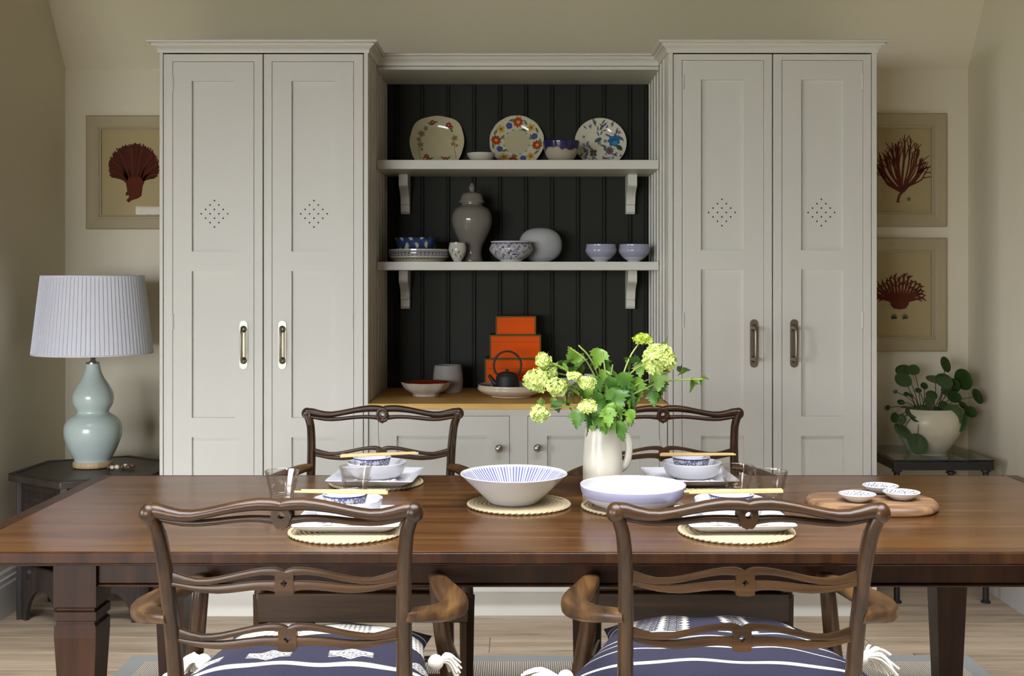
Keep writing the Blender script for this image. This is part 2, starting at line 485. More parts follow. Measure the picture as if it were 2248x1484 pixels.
# ================================================================== THE ROOM
YW = 5.36                       # wall behind the cabinets
XL, XR = -2.057, 2.045          # side walls of the dining end
YN, XF, YB = 4.35, 4.6, -2.4     # where the dining end opens out; half width and rear wall of the rest of the room
ZK, ZC = 2.30, 4.05             # knee of the sloping ceiling, flat ceiling above

o = MB().box(-XF - 0.2, XF + 0.2, YB - 0.15, YW + 0.15, -0.10, -0.016).build('floor', 'floor'); struct(o); FLOOR = o
# oak planks of the dining end, one by one
pw, py, row = 0.185, YW, 0
edges = [(-2.057, -0.95, 1.05, 2.045), (-2.057, -1.62, -0.52, 0.35, 1.62, 2.045), (-2.057, -1.25, 0.28, 1.42, 2.045), (-2.057, -0.22, 0.86, 2.045)]
rnd = random.Random(3)
while py > 2.2:
    if row == 5: cuts = [-2.057, -1.30, -0.104, 1.30, 2.045]
    else: cuts = edges[row % 4]
    for a, b in zip(cuts[:-1], cuts[1:]):
        p = MB().box(a + 0.0008, b - 0.0008, py - pw + 0.0009, py - 0.0009, -0.016, 0).build('plank', 'floor', FLOOR, bevel=0.0012, segs=1, smooth=0)
    py -= pw; row += 1
o = MB().box(-XF, XF, YB, py - 0.0009, -0.016, 0)
o = o.build('unseen_dim_floor', 'dimfloor', FLOOR)

o = MB().box(XL - 0.2, XR + 0.2, YW, YW + 0.15, 0, ZK).build('wall_back', 'wall'); struct(o)
o = MB().prism([(YN, 0), (YW, 0), (YW, ZK), (YN, ZK + (YW - YN) * 1.4)], 'x', XL - 0.15, XL).build('wall_left', 'wall'); struct(o)
o = MB().prism([(YN, 0), (YW, 0), (YW, ZK), (YN, ZK + (YW - YN) * 1.4)], 'x', XR, XR + 0.15).build('wall_right', 'wall'); struct(o)
o = MB().box(-XF - 0.15, XL - 0.15, YN, YN + 0.15, 0, ZC).build('wall_return_left', 'wall'); struct(o)
o = MB().box(XR + 0.15, XF + 0.15, YN, YN + 0.15, 0, ZC).build('wall_return_right', 'wall'); struct(o)
o = MB().prism([(YW, ZK), (YW + 0.15, ZK), (YW - 1.10, ZC + 0.1), (YW - 1.25, ZC)], 'x', XL - 0.15, XR + 0.15).build('ceiling_slope', 'wall'); struct(o)
RL = (-2.3, 2.7, -1.2, 2.0)     # roof light opening
mb = MB()
mb.box(-XF - 0.15, RL[0], YB - 0.15, YW - 1.1, ZC, ZC + 0.1); mb.box(RL[1], XF + 0.15, YB - 0.15, YW - 1.1, ZC, ZC + 0.1)
mb.box(RL[0], RL[1], YB - 0.15, RL[2], ZC, ZC + 0.1); mb.box(RL[0], RL[1], RL[3], YW - 1.1, ZC, ZC + 0.1)
mb.box(-XF - 0.15, XL - 0.15, YW - 1.1, YN + 0.15, ZC, ZC + 0.1); mb.box(XR + 0.15, XF + 0.15, YW - 1.1, YN + 0.15, ZC, ZC + 0.1)
o = mb.build('ceiling', 'dimceiling'); struct(o)
fr = MB()
fr.ring([(RL[0], RL[2]), (RL[1], RL[2]), (RL[1], RL[3]), (RL[0], RL[3])], [(RL[0] + .06, RL[2] + .06), (RL[1] - .06, RL[2] + .06), (RL[1] - .06, RL[3] - .06), (RL[0] + .06, RL[3] - .06)], 'z', ZC + 0.02, ZC + 0.09)
o = fr.build('window_3', 'skirting'); struct(o)
for k in (1, 2):
    x = RL[0] + (RL[1] - RL[0]) * k / 3; MB().box(x - 0.03, x + 0.03, RL[2] + .06, RL[3] - .06, ZC + 0.03, ZC + 0.08).build('mullion', 'skirting', o)
for k in range(3):
    x0 = RL[0] + (RL[1] - RL[0]) * k / 3; x1 = RL[0] + (RL[1] - RL[0]) * (k + 1) / 3
    MB().box(x0 + .03, x1 - .03, RL[2] + .06, RL[3] - .06, ZC + 0.05, ZC + 0.056).build('pane', 'pane', o)
mb = MB(); mb.box(-18, -XF - 0.25, -16, 10, -0.2, -0.12); mb.box(-XF - 0.25, 18, -16, YB - 0.2, -0.2, -0.12)
o = mb.build('ground_outside', 'oliveground'); struct(o)
# rear wall with the openings of glazed doors and a window
def wall_with_openings(name, a0, a1, opens, axis, t0, t1):
    mb = MB()
    def bx(u0, u1, z0, z1):
        if u1 - u0 < 1e-4 or z1 - z0 < 1e-4: return
        if axis == 'x': mb.box(u0, u1, t0, t1, z0, z1)
        else: mb.box(t0, t1, u0, u1, z0, z1)
    u = a0
    for (p, q, z0, z1) in opens:
        bx(u, p, 0, ZC); bx(p, q, 0, z0); bx(p, q, z1, ZC); u = q
    bx(u, a1, 0, ZC)
    return struct(mb.build(name, 'roomwall'))
wall_with_openings('wall_rear', -XF - 0.15, XF + 0.15, [(-4.35, -1.15, 0.02, 2.2)], 'x', YB - 0.15, YB)
wall_with_openings('wall_side_left', YB, YN, [(-0.5, 1.5, 0.02, 2.2)], 'y', -XF - 0.15, -XF)
wall_with_openings('wall_side_right', YB, YN, [], 'y', XF, XF + 0.15)
def glazing(name, axis, u0, u1, z0, z1, t, nu, nz):
    fr = MB(); w = 0.035
    def bx(mb, a, b, c, d, h):
        if axis == 'x': mb.box(a, b, t - h, t + h, c, d)
        else: mb.box(t - h, t + h, a, b, c, d)
    bx(fr, u0, u0 + w * 1.6, z0, z1, 0.03); bx(fr, u1 - w * 1.6, u1, z0, z1, 0.03)
    bx(fr, u0, u1, z0, z0 + w * 2, 0.03); bx(fr, u0, u1, z1 - w * 1.6, z1, 0.03)
    o = fr.build(name, 'skirting'); struct(o)
    for i in range(1, nu):
        b = MB(); u = u0 + (u1 - u0) * i / nu; bx(b, u - w, u + w, z0 + 0.07, z1 - 0.05, 0.025); b.build('mullion', 'skirting', o)
    for i in range(1, nz):
        b = MB(); z = z0 + (z1 - z0) * i / nz; bx(b, u0 + 0.05, u1 - 0.05, z - 0.012, z + 0.012, 0.02); b.build('glazing_bar', 'skirting', o)
    for i in range(nu):
        b = MB(); bx(b, u0 + (u1 - u0) * i / nu + w, u0 + (u1 - u0) * (i + 1) / nu - w, z0 + 0.07, z1 - 0.05, 0.003); b.build('pane', 'pane', o)
glazing('window_1', 'x', -4.35, -1.15, 0.02, 2.2, YB - 0.06, 4, 1)
glazing('window_2', 'y', -0.5, 1.5, 0.02, 2.2, -XF - 0.06, 2, 1)
# skirting boards with a stepped moulding
sk = [(0, 0), (0.022, 0), (0.022, 0.125), (0.018, 0.135), (0.018, 0.150), (0.012, 0.156), (0.010, 0.172), (0.004, 0.180), (0, 0.180)]
def skirt(name, wall_x, sgn):
    mb = MB(); n = len(sk)
    vs = [(wall_x + sgn * p[0], YN, p[1]) for p in sk] + [(wall_x + sgn * p[0], YW, p[1]) for p in sk]
    mb.add(vs, [tuple(range(n)), tuple(range(n, 2 * n))[::-1]] + [(i, n + i, n + (i + 1) % n, (i + 1) % n) for i in range(n)])
    struct(mb.build(name, 'skirting', smooth=0))
skirt('baseboard_left', XL, 1); skirt('baseboard_right', XR, -1)
mb = MB(); n = len(sk)
vs = [(XL, YW - p[0], p[1]) for p in sk] + [(-1.42, YW - p[0], p[1]) for p in sk]
mb.add(vs, [tuple(range(n)), tuple(range(n, 2 * n))[::-1]] + [(i, n + i, n + (i + 1) % n, (i + 1) % n) for i in range(n)])
k = len(mb.v)
vs = [(1.42, YW - p[0], p[1]) for p in sk] + [(XR, YW - p[0], p[1]) for p in sk]
mb.add(vs, [tuple(range(n)), tuple(range(n, 2 * n))[::-1]] + [(i, n + i, n + (i + 1) % n, (i + 1) % n) for i in range(n)])
struct(mb.build('baseboard_back', 'skirting', smooth=0))

# ================================================================== THE DRESSER
DC = 4.65                        # cabinet face
DB = 5.31                        # back boards face
DS = 4.933                       # shelf front
ZT = PZ(116, DC)                 # under the cornice
ZCR = ZT + 0.047
ZP = 0.11                        # plinth
ZW = PZ(885.6, DC)               # worktop
def cx(px): return PX(px, DC)
def cz(py): return PZ(py, DC)
XA = -0.591                      # inner faces of the tall cabinets
XO = cx(350)

# ---- cornice outline: swept with mitred corners
cprof = [(0, -0.001), (0.005, -0.001), (0.005, 0.004), (0.0065, 0.012), (0.0115, 0.0185), (0.0185, 0.0225), (0.0185, 0.0245), (0.0235, 0.0245), (0.0262, 0.0272), (0.0268, 0.0305), (0.0252, 0.0320), (0.0252, 0.0345), (0.0350, 0.0345), (0.0395, 0.0375), (0.0400, 0.0430), (0.0375, 0.0470), (0, 0.047)]
cpath = [(XO, DB + 0.04), (XO, DC), (XA, DC), (XA, DS), (-XA, DS), (-XA, DC), (-XO, DC), (-XO, DB + 0.04)]
def offset(path, o):
    out = []
    for i in range(len(path)):
        ns = []
        if i > 0:
            d = Vector((path[i][0] - path[i - 1][0], path[i][1] - path[i - 1][1])).normalized(); ns.append(Vector((d.y, -d.x)))
        if i < len(path) - 1:
            d = Vector((path[i + 1][0] - path[i][0], path[i + 1][1] - path[i][1])).normalized(); ns.append(Vector((d.y, -d.x)))
        m = ns[0] if len(ns) == 1 else (ns[0] + ns[1])
        if len(ns) == 2: m = m / (1 + ns[0].dot(ns[1]))
        out.append((path[i][0] + m.x * o, path[i][1] + m.y * o))
    return out
crows = [offset(cpath, p[0]) for p in cprof]
def cornice(i0, i1, parent):
    mb = MB(); n = len(cprof); vs = []; fs = []
    for i in range(i0, i1 + 1):
        for k in range(n): vs.append((crows[k][i][0], crows[k][i][1], ZT + cprof[k][1]))
    m = i1 - i0 + 1
    for i in range(m - 1):
        for k in range(n): fs.append((i * n + k, i * n + (k + 1) % n, (i + 1) * n + (k + 1) % n, (i + 1) * n + k))
    fs.append(tuple(range(n))); fs.append(tuple((m - 1) * n + k for k in range(n))[::-1])
    mb.add(vs, fs); return mb.build('cornice', 'paint', parent, smooth=35)

def panel_door(parent, x0, x1, z0, z1, pans, y, handle=None, hinges=(), vents=None, px=None, knob=None):
    """inset framed door: stiles and rails round sunk panels"""
    px0, px1 = px
    mb = MB(); t = 0.022
    mb.box(x0, px0, y, y + t, z0, z1); mb.box(px1, x1, y, y + t, z0, z1)
    zs = [z0] + [q for p in pans for q in p] + [z1]
    for a, b in zip(zs[0::2], zs[1::2]): mb.box(px0, px1, y, y + t, a, b)
    d = mb.build('door', 'paint', parent, smooth=0)
    for (a, b) in pans:
        pn = MB().box(px0 - 0.001, px1 + 0.001, y + 0.013, y + 0.020, a - 0.001, b + 0.001).build('panel', 'paint', d, smooth=0)
    if vents:
        vx, vz = vents; s = 0.0174
        h = MB()
        for r, cnt in zip(range(-3, 4), (1, 2, 3, 4, 3, 2, 1)):
            for c in range(cnt):
                X = vx + (c - (cnt - 1) / 2) * 2 * s; Z = vz + r * s
                k = len(h.v)
                h.add([(X + 0.0032 * math.cos(a * PI / 5), y + 0.0126, Z + 0.0032 * math.sin(a * PI / 5)) for a in range(10)], [tuple(range(10))])
        vh = h.build('vent_hole_discs', 'hole', d, kind='stuff')  # flat dark discs on the panel, shade painted instead of drilled holes
    for hz in hinges:
        hx, z = hz
        MB().tube([(hx, y - 0.001, z - 0.03), (hx, y - 0.001, z + 0.03)], 0.0035, 8).build('hinge', 'paint', d)
    if handle:
        hx, zc, hh = handle
        b = MB(); w = 0.0155
        out = [(hx + w * math.cos(a), zc + hh / 2 - w + w * math.sin(a)) for a in [PI * i / 10 for i in range(11)]] + \
              [(hx + w * math.cos(a), zc - hh / 2 + w + w * math.sin(a)) for a in [PI + PI * i / 10 for i in range(11)]]
        b.prism(out, 'y', y - 0.0035, y)
        for sg in (1, -1):
            zz = zc + sg * (hh / 2 - 0.033)
            b.prism([(zz - 0.019, y - 0.004), (zz + 0.019, y - 0.004), (zz + 0.012, y - 0.020), (zz - 0.012, y - 0.020)], 'z', 0, 0) if False else None
            b.lathe([(0.014, 0), (0.013, 0.006), (0.008, 0.014), (0.007, 0.030)], 14, (0, 0, 0))
            k0 = len(b.v) - 14 * 4
            b.xform(Matrix.Translation((hx, y - 0.003, zz)) @ Matrix.Rotation(PI / 2, 4, 'X'), k0)
        zz = hh / 2 - 0.033
        path = smoothprof([(hx, y - 0.028, zc + zz + 0.006), (hx, y - 0.036, zc + zz - 0.004), (hx, y - 0.040, zc + zz - 0.02), (hx, y - 0.042, zc), (hx, y - 0.040, zc - zz + 0.02), (hx, y - 0.036, zc - zz + 0.004), (hx, y - 0.028, zc - zz - 0.006)], 5)
        b.tube(path, 0.0056, 10)
        b.build('handle', 'brass', d)
    if knob:
        kx, kz = knob
        b = MB().lathe([(0.0105, 0), (0.0105, 0.002), (0.006, 0.004), (0.0055, 0.012), (0.012, 0.017), (0.0165, 0.024), (0.0155, 0.031), (0.009, 0.036), (0.0001, 0.0375)], 20)
        b.xform(Matrix.Translation((kx, y, kz)) @ Matrix.Rotation(PI / 2, 4, 'X'))
        b.build('knob', 'nickel', d, smooth=60)
    return d

def boards_profile(w, t=0.010):
    """tongue-and-groove board: flat face, quirk, bead"""
    q = 0.0065
    pr = [(0, 0), (0, -t), (w - 0.0215, -t), (w - 0.0200, -t + q), (w - 0.0160, -t + q)]
    pr += [(w - 0.0105 + 0.0055 * math.cos(a), -t + 0.001 - 0.0055 * math.sin(a)) for a in [PI - PI * i / 6 for i in range(7)]]
    return pr + [(w - 0.0045, -t + q), (w - 0.0003, -t + q), (w - 0.0003, 0)]

def tall_cabinet(sg, label, mods):
    t = thing('tall_cabinet', label, 'cabinet', (0, 0, 0), group='painted dresser')
    xa, xb = (XO, XA) if sg < 0 else (-XA, -XO)
    xi = xb - 0.0105 if sg < 0 else xa
    xj = xa + 0.0105 if sg > 0 else xa
    MB().box(xj, xi if sg < 0 else xb, DC + 0.036, DB + 0.04, ZP, ZT).build('carcass', 'paint', t, smooth=0)
    MB().box(xa + 0.004, xb - 0.004, DC + 0.058, DC + 0.08, 0, ZP).build('plinth', 'paint', t, smooth=0)
    # end stiles
    s0, s1, s2, s3 = mods['stiles']
    for a, b in ((s0, s1), (s2, s3)):
        MB().box(cx(a), cx(b), DC, DC + 0.036, ZP, ZT).build('end_stile', 'paint', t, bevel=0.001, smooth=0)
    for md in mods['mods']:
        f0, f1, d0, d1, p0, p1, hx, hinge, vx = md
        zt = ZT - 0.005; zb = ZP
        gd = 0.0016
        X0, X1, D0, D1 = cx(f0), cx(f1), cx(d0), cx(d1)
        dz1 = cz(mods['top']); dz0 = ZP + 0.035
        MB().ring([(X0, zb), (X1, zb), (X1, zt), (X0, zt)], [(D0 - gd, dz0 - gd), (D1 + gd, dz0 - gd), (D1 + gd, dz1 + gd), (D0 - gd, dz1 + gd)], 'y', DC - 0.001, DC + 0.036).build('face_frame', 'paint', t, bevel=0.0016, segs=2, smooth=40)
        dt = mods['dy']
        pans = [(ZP + 0.13, cz(959 + dt)), (cz(916 + dt), cz(594 + dt)), (cz(551 + dt), cz(177 + dt))]
        panel_door(t, D0, D1, dz0, dz1, pans, DC, (cx(hx), cz(756 + dt), 0.19), [(cx(hinge), cz(182 + dt)), (cx(hinge), cz(705 + dt))], (cx(vx), cz(468 + dt)), (cx(p0), cx(p1)))
    # beaded boards lining the inner side
    w = (DB - DC - 0.036 + 0.0) / 6.0
    for i in range(6):
        y0 = DC + 0.036 + i * w
        pr = boards_profile(w - 0.0004)
        if sg < 0: poly = [(xb - 0.010 - 0.0005 - q, y0 + p) for p, q in pr]
        else: poly = [(xa + 0.010 + 0.0005 + q, y0 + p) for p, q in pr]
        # profile depth runs towards the opening
        MB().prism(poly, 'z', ZW + 0.0003, ZT).build('bead_board', 'paint', t, smooth=30)
    cornice(*((0, 3) if sg < 0 else (4, 7)), t)
    MB().box(xa, xb, DC, DB + 0.04, ZT + 0.02, ZCR - 0.002).build('top_board', 'paint', t, smooth=0)
    return t

tall_cabinet(-1, 'tall off-white double-door cabinet standing beside the gourd lamp', dict(
    stiles=(350, 357.6, 798.6, 808), top=136, dy=1,
    mods=[(359.2, 576.8, 380, 557, 421, 516, 535, 380, 469), (579.2, 797, 598, 776, 640, 735, 620, 775, 688)]))
tall_cabinet(1, 'tall off-white double-door cabinet standing beside the round-leaved plant', dict(
    stiles=(1467, 1477.4, 1914, 1925), top=133, dy=-2,
    mods=[(1479, 1695, 1498, 1676, 1539, 1633, 1655, 1500, 1586), (1697.6, 1912.6, 1717, 1894, 1759, 1852, 1743, 1893, 1805)]))

# ---- open shelving between them
t = thing('open_shelf_unit', 'open shelving with dark beaded back boards between the tall cabinets', 'shelving', group='painted dresser')
W0 = -0.5895
bw = PX(933, DB) - PX(876, DB)
x = PX(876, DB) - bw
xs = []
while x < 0.59:
    a, b = max(x, W0), min(x + bw, -W0)
    pr = boards_profile(b - a - 0.0003)
    MB().prism([(a + p, DB + 0.010 + q) for p, q in pr], 'z', ZW + 0.0003, ZT - 0.02).build('back_board', 'darkpaint', t, smooth=30)
    x += bw
MB().box(W0, -W0, DB + 0.0105, DB + 0.04, ZW + 0.0003, ZT).build('backing', 'darkpaint', t)
zs0 = PZ(153, DS)
MB().box(W0, -W0, DS, DB, zs0, zs0 + 0.0130).build('top_shelf_board', 'paint', t, bevel=0.001, smooth=0)
MB().box(W0, -W0, DS + 0.012, DB, zs0 + 0.0132, ZT + 0.03).build('frieze', 'paint', t, smooth=0)
cornice(3, 4, t)
MB().box(-0.585, 0.585, DS, DB + 0.04, ZT + 0.031, ZCR - 0.004).build('cover_board', 'paint', t)
ZS1 = PZ(351, DS); ZS2 = PZ(574.5, DS)
for zt, zb in ((ZS1, PZ(371, DS)), (ZS2, PZ(593, DS))):
    MB().box(W0 + 0.0005, -W0 - 0.0005, DS, DB - 0.0005, zb, zt).build('shelf', 'paint', t, bevel=0.0012, smooth=0)
    for sg in (-1, 1):
        xc = sg * 0.503; h = 0.170; dp = 0.135
        prof = [(0, 0), (-dp, 0), (-dp, -0.035)]
        prof += smoothprof([(-dp, -0.035), (-dp + 0.004, -0.052), (-0.088, -0.072), (-0.062, -0.095), (-0.052, -0.128)], 4)[1:]
        prof += [(-0.045, -0.131), (-0.045, -0.160), (-0.036, -h), (0, -h)]
        MB().prism([(DB - 0.0002 + p[0], zb - 0.0003 + p[1]) for p in prof], 'x', xc - 0.020, xc + 0.020).build('bracket', 'paint', t, bevel=0.0012, smooth=40)

# ---- base cabinet and worktop
t = thing('base_cabinet', 'low off-white two-door cabinet under the oak worktop', 'cabinet', group='painted dresser')
YF = DC + 0.012
bt = ZW - 0.0225
MB().box(XA + 0.002, -XA - 0.002, YF + 0.036, DB - 0.002, ZP, bt - 0.002).build('carcass', 'paint', t, smooth=0)
MB().box(XA + 0.002, -XA - 0.002, YF + 0.055, YF + 0.075, 0, ZP).build('plinth', 'paint', t, smooth=0)
def bx_(px): return PX(px, YF)
def bz_(py): return PZ(py, YF)
g = 0.0018
dl0, dl1, dr0, dr1 = bx_(831), bx_(1118), bx_(1159), bx_(1447)
z1 = bz_(914); z0 = ZP + 0.03
fr = MB()
for a, b in ((XA + 0.002, dl0 - g), (dl1 + g, dr0 - g), (dr1 + g, -XA - 0.002)): fr.box(a, b, YF, YF + 0.036, ZP, bt)
for a, b in ((dl0 - g, dl1 + g), (dr0 - g, dr1 + g)):
    fr.box(a, b, YF, YF + 0.036, z1 + g, bt); fr.box(a, b, YF, YF + 0.036, ZP, z0 - g)
fr.build('face_frame', 'paint', t, smooth=0)
pan = [(ZP + 0.12, bz_(957))]
panel_door(t, dl0, dl1, z0, z1, pan, YF, px=(bx_(871), bx_(1075)), knob=(bx_(1096), bz_(983)), hinges=[(dl0 - g / 2, bz_(980))])
panel_door(t, dr0, dr1, z0, z1, pan, YF, px=(bx_(1201), bx_(1405)), knob=(bx_(1180), bz_(982)), hinges=[(dr1 + g / 2, bz_(980))])
o = MB().box(XA + 0.002, -XA - 0.002, DC - 0.012, DB - 0.001, bt, ZW).build('worktop', 'oak', bevel=0.002, smooth=40)
tag(o, 'oak worktop on the low two-door cabinet', 'worktop')

# ================================================================== RUG
t = thing('rug', 'ribbed sisal rug with grey cloth border under the dining table', 'rug', (0, 0, 0))
RX0, RX1, RY0, RY1 = -1.37, 1.60, 1.0, 4.195
o = MB().box(RX0 + 0.062, RX1 - 0.062, RY0 + 0.062, RY1 - 0.062, 0.0003, 0.0075).build('sisal_field', 'sisal', t)
for i, (a, b, c, d) in enumerate(((RX0, RX1, RY1 - 0.066, RY1), (RX0, RX1, RY0, RY0 + 0.066), (RX0, RX0 + 0.066, RY0 + 0.066, RY1 - 0.066), (RX1 - 0.066, RX1, RY0 + 0.066, RY1 - 0.066))):
    MB().box(a, b, c, d, 0.0003, 0.0080).build('border', 'rugborder', t, bevel=0.0015)

# ================================================================== DINING TABLE
ZTB = 0.76
TX0, TX1, TY0, TY1 = -1.253, 1.496, 2.53, 3.529
t = thing('dining_table', 'long dark polished wooden dining table with tapered legs', 'table', (0, 0, 0))
nb = 7; LP = 0.014; bwid = (TY1 - TY0 - 2 * LP) / nb
for i in range(nb):
    MB().box(TX0 + 0.0405, TX1 - 0.0405, TY0 + LP + i * bwid + 0.0002, TY0 + LP + (i + 1) * bwid - 0.0002, ZTB - 0.024, ZTB).build('tabletop_board', 'table', t, bevel=0.0004, segs=2)
for a, b in ((TY0, TY0 + LP - 0.0002), (TY1 - LP + 0.0002, TY1)):
    MB().box(TX0 + 0.0405, TX1 - 0.0405, a, b, ZTB - 0.024, ZTB).build('edge_lipping', 'tableleg', t, bevel=0.003)  # separate strips give the long edges a darker colour than the boards
for a, b in ((TX0, TX0 + 0.040), (TX1 - 0.040, TX1)):
    MB().box(a, b, TY0, TY1, ZTB - 0.024, ZTB).build('breadboard_end', 'tableleg', t, bevel=0.003)
ap = 0.095
MB().ring([(TX0 + 0.006, TY0 + 0.006), (TX1 - 0.006, TY0 + 0.006), (TX1 - 0.006, TY1 - 0.006), (TX0 + 0.006, TY1 - 0.006)],
          [(TX0 + 0.08, TY0 + 0.08), (TX1 - 0.08, TY0 + 0.08), (TX1 - 0.08, TY1 - 0.08), (TX0 + 0.08, TY1 - 0.08)], 'z', ZTB - 0.030, ZTB - 0.0242).build('edge_moulding', 'tableleg', t, bevel=0.0025)
LX = (-1.032, 1.18); LY = (2.62, 3.33); lw = 0.095
za0, za1 = 0.668, ZTB - 0.0303
for y in (LY[0] + 0.012, LY[1] + lw - 0.034):
    MB().box(LX[0] + lw, LX[1], y, y + 0.022, za0, za1).build('apron', 'tableleg', t, bevel=0.002)
    MB().box(LX[0] + lw, LX[1], y - 0.006, y + 0.028, za0 - 0.007, za0 - 0.0002).build('apron_bead', 'tableleg', t, bevel=0.003)
for x in (LX[0] + 0.012, LX[1] + lw - 0.034):
    MB().box(x, x + 0.022, LY[0] + lw, LY[1], za0, za1).build('apron', 'tableleg', t, bevel=0.002)
def table_leg(x, y):
    mb = MB(); c = Vector((x + lw / 2, y + lw / 2, 0)); h = lw / 2
    rows = [(h, za1), (h, 0.618), (h - 0.006, 0.614), (h - 0.006, 0.610), (h - 0.0005, 0.607), (h - 0.0005, 0.588), (h - 0.006, 0.585), (h - 0.006, 0.580), (h - 0.001, 0.574), (h - 0.001, 0.55), (h - 0.006, 0.45), (h - 0.020, 0.05), (h - 0.021, 0.0096)]
    vs = []; fs = []
    for (w, z) in rows: vs += [(c.x - w, c.y - w, z), (c.x + w, c.y - w, z), (c.x + w, c.y + w, z), (c.x - w, c.y + w, z)]
    for i in range(len(rows) - 1):
        for k in range(4): fs.append((i * 4 + k, i * 4 + (k + 1) % 4, i * 4 + 4 + (k + 1) % 4, i * 4 + 4 + k))
    fs += [(0, 1, 2, 3), tuple(len(rows) * 4 - 4 + k for k in (3, 2, 1, 0))]
    mb.add(vs, fs); mb.build('leg', 'tableleg', t, smooth=0)
for x in LX:
    for y in LY: table_leg(x, y)

# ================================================================== CHAIRS
def armchair(label, loc, rotz, sx=1.0, sz=1.0, arm_dz=0.0):
    t = thing('armchair', label, 'armchair', loc, rotz, group='carved dining armchairs')
    Z = lambda z: z * sz
    X = lambda x: x * sx
    def yr(z):      # rake of the back
        pts = [(0, -0.07), (0.25, -0.02), (0.45, 0), (0.60, -0.02), (0.712, -0.048), (0.80, -0.075), (0.884, -0.100), (0.945, -0.118)]
        for (a, b), (c, d) in zip(pts[:-1], pts[1:]):
            if z <= c: return b + (d - b) * (z - a) / (c - a)
        return pts[-1][1]
    for sg in (-1, 1):
        pts = smoothprof([(0.212, 0.0), (0.213, 0.25), (0.214, 0.45), (0.214, 0.60), (0.2155, 0.712), (0.218, 0.80), (0.2235, 0.868), (0.231, 0.897), (0.238, 0.912)], 4)
        rad = [0.017 - max(0, (z - 0.5)) * 0.008 for x, z in pts]
        path = [(sg * X(x), yr(z), Z(z)) for x, z in pts]
        p = MB().tube(path, rad, 14, up=(0, 1, 0), flat=(0.95, 1.1)).build('back_post', 'chair', t, smooth=60)
        # reeds on the front face
        for off in (-0.006, 0.006):
            MB().tube([(a + off, b + 0.0165, c) for (a, b, c), (q, z) in zip(path, pts) if 0.46 < z < 0.88], 0.004, 6).build('reed', 'chair', p, smooth=60)
        # scrolled ear
        e = MB().sphere((sg * X(0.238), yr(0.915), Z(0.915)), 0.0185, 14, 10, (0.98, 0.95, 1.05))
        e.torus((sg * X(0.236), yr(0.91) + 0.012, Z(0.910)), 0.010, 0.004, 'y', 16, 6)
        e.tube(smoothprof([(sg * X(0.225), yr(0.93) + 0.012, Z(0.926)), (sg * X(0.20), yr(0.93) + 0.013, Z(0.921)), (sg * X(0.17), yr(0.93) + 0.012, Z(0.913))], 4), [0.005, 0.005, 0.0045, 0.0045, 0.004, 0.004, 0.003, 0.002, 0.001], 6)
        e.build('ear', 'chair', p, smooth=60)
    # top rail: two strands round a medallion
    xs0 = [0.243, 0.232, 0.22, 0.20, 0.18, 0.16, 0.14, 0.12, 0.10, 0.08, 0.06, 0.04, 0.02, 0.008, 0.0]
    top = [0.928, 0.934, 0.933, 0.927, 0.9225, 0.9217, 0.9245, 0.9285, 0.933, 0.9375, 0.941, 0.9435, 0.9430, 0.9415, 0.9385]
    slt = [0.908, 0.908, 0.907, 0.904, 0.9022, 0.9035, 0.9075, 0.9118, 0.916, 0.9192, 0.9215, 0.9228, 0.9225, 0.922, 0.922]
    slb = [0.908, 0.908, 0.907, 0.904, 0.9015, 0.9010, 0.9015, 0.9035, 0.906, 0.908, 0.909, 0.909, 0.908, 0.907, 0.906]
    bot = [0.905, 0.901, 0.898, 0.8935, 0.8900, 0.8890, 0.8900, 0.892, 0.8945, 0.8965, 0.8975, 0.897, 0.894, 0.890, 0.888]
    r = MB()
    for sg in (-1, 1):
        xs = [sg * X(x) for x in xs0]
        r.ribbon(xs, [Z(z) for z in top], [Z(z - 0.003) for z in slt], [yr(0.925) + 0.004 * (x / 0.24) ** 2 for x in xs0], 0.029, 14)
        r.ribbon(xs, [Z(z + 0.0015) for z in slb], [Z(z) for z in bot], [yr(0.90) + 0.004 * (x / 0.24) ** 2 for x in xs0], 0.015, 12)
    rail = r.build('top_rail', 'chairx', t, smooth=60)
    md = MB(); yc = yr(0.905)
    hole = [(X(0.0065) * math.cos(a), Z(0.9115) + 0.0065 * math.sin(a)) for a in [2 * PI * i / 16 for i in range(16)]]
    outl = [(X(0.0175 + 0.0015 * math.cos(6 * a)) * math.cos(a), Z(0.909) + (0.0225 + 0.0012 * math.cos(6 * a)) * math.sin(a)) for a in [2 * PI * i / 16 for i in range(16)]]
    md.ring(outl, hole, 'y', yc - 0.011, yc + 0.011)
    md.torus((0, yc + 0.011, Z(0.911)), 0.017, 0.0045, 'y', 22, 7, 1.0, 1.15)
    for a in range(-2, 3):
        md.sphere((0.006 * a, yc + 0.008, Z(0.8885) + abs(a) * 0.0028), 0.0052, 8, 6, (0.8, 1, 1.3))
    for s in (-1, 1):
        md.tube([(s * 0.004, yc + 0.016, Z(0.90)), (s * 0.013, yc + 0.016, Z(0.904)), (s * 0.017, yc + 0.015, Z(0.915))], [0.002, 0.0038, 0.0015], 6)
    md.build('medallion', 'chairx', rail, smooth=50)
    # two pierced ladder slats
    sx0 = [0.209, 0.20, 0.18, 0.16, 0.14, 0.121, 0.10, 0.08, 0.06, 0.042, 0.028, 0.016, 0.006, 0.0]
    st = [-0.0005, -0.003, -0.0095, -0.0140, -0.0135, -0.0106, -0.0062, -0.0016, 0.0026, 0.0054, 0.0065, 0.0064, 0.0035, 0.0]
    sa = [-0.0200, -0.021, -0.024, -0.0258, -0.0245, -0.0220, -0.0172, -0.0126, -0.0088, -0.0066, -0.0066, -0.0080, -0.012, -0.012]
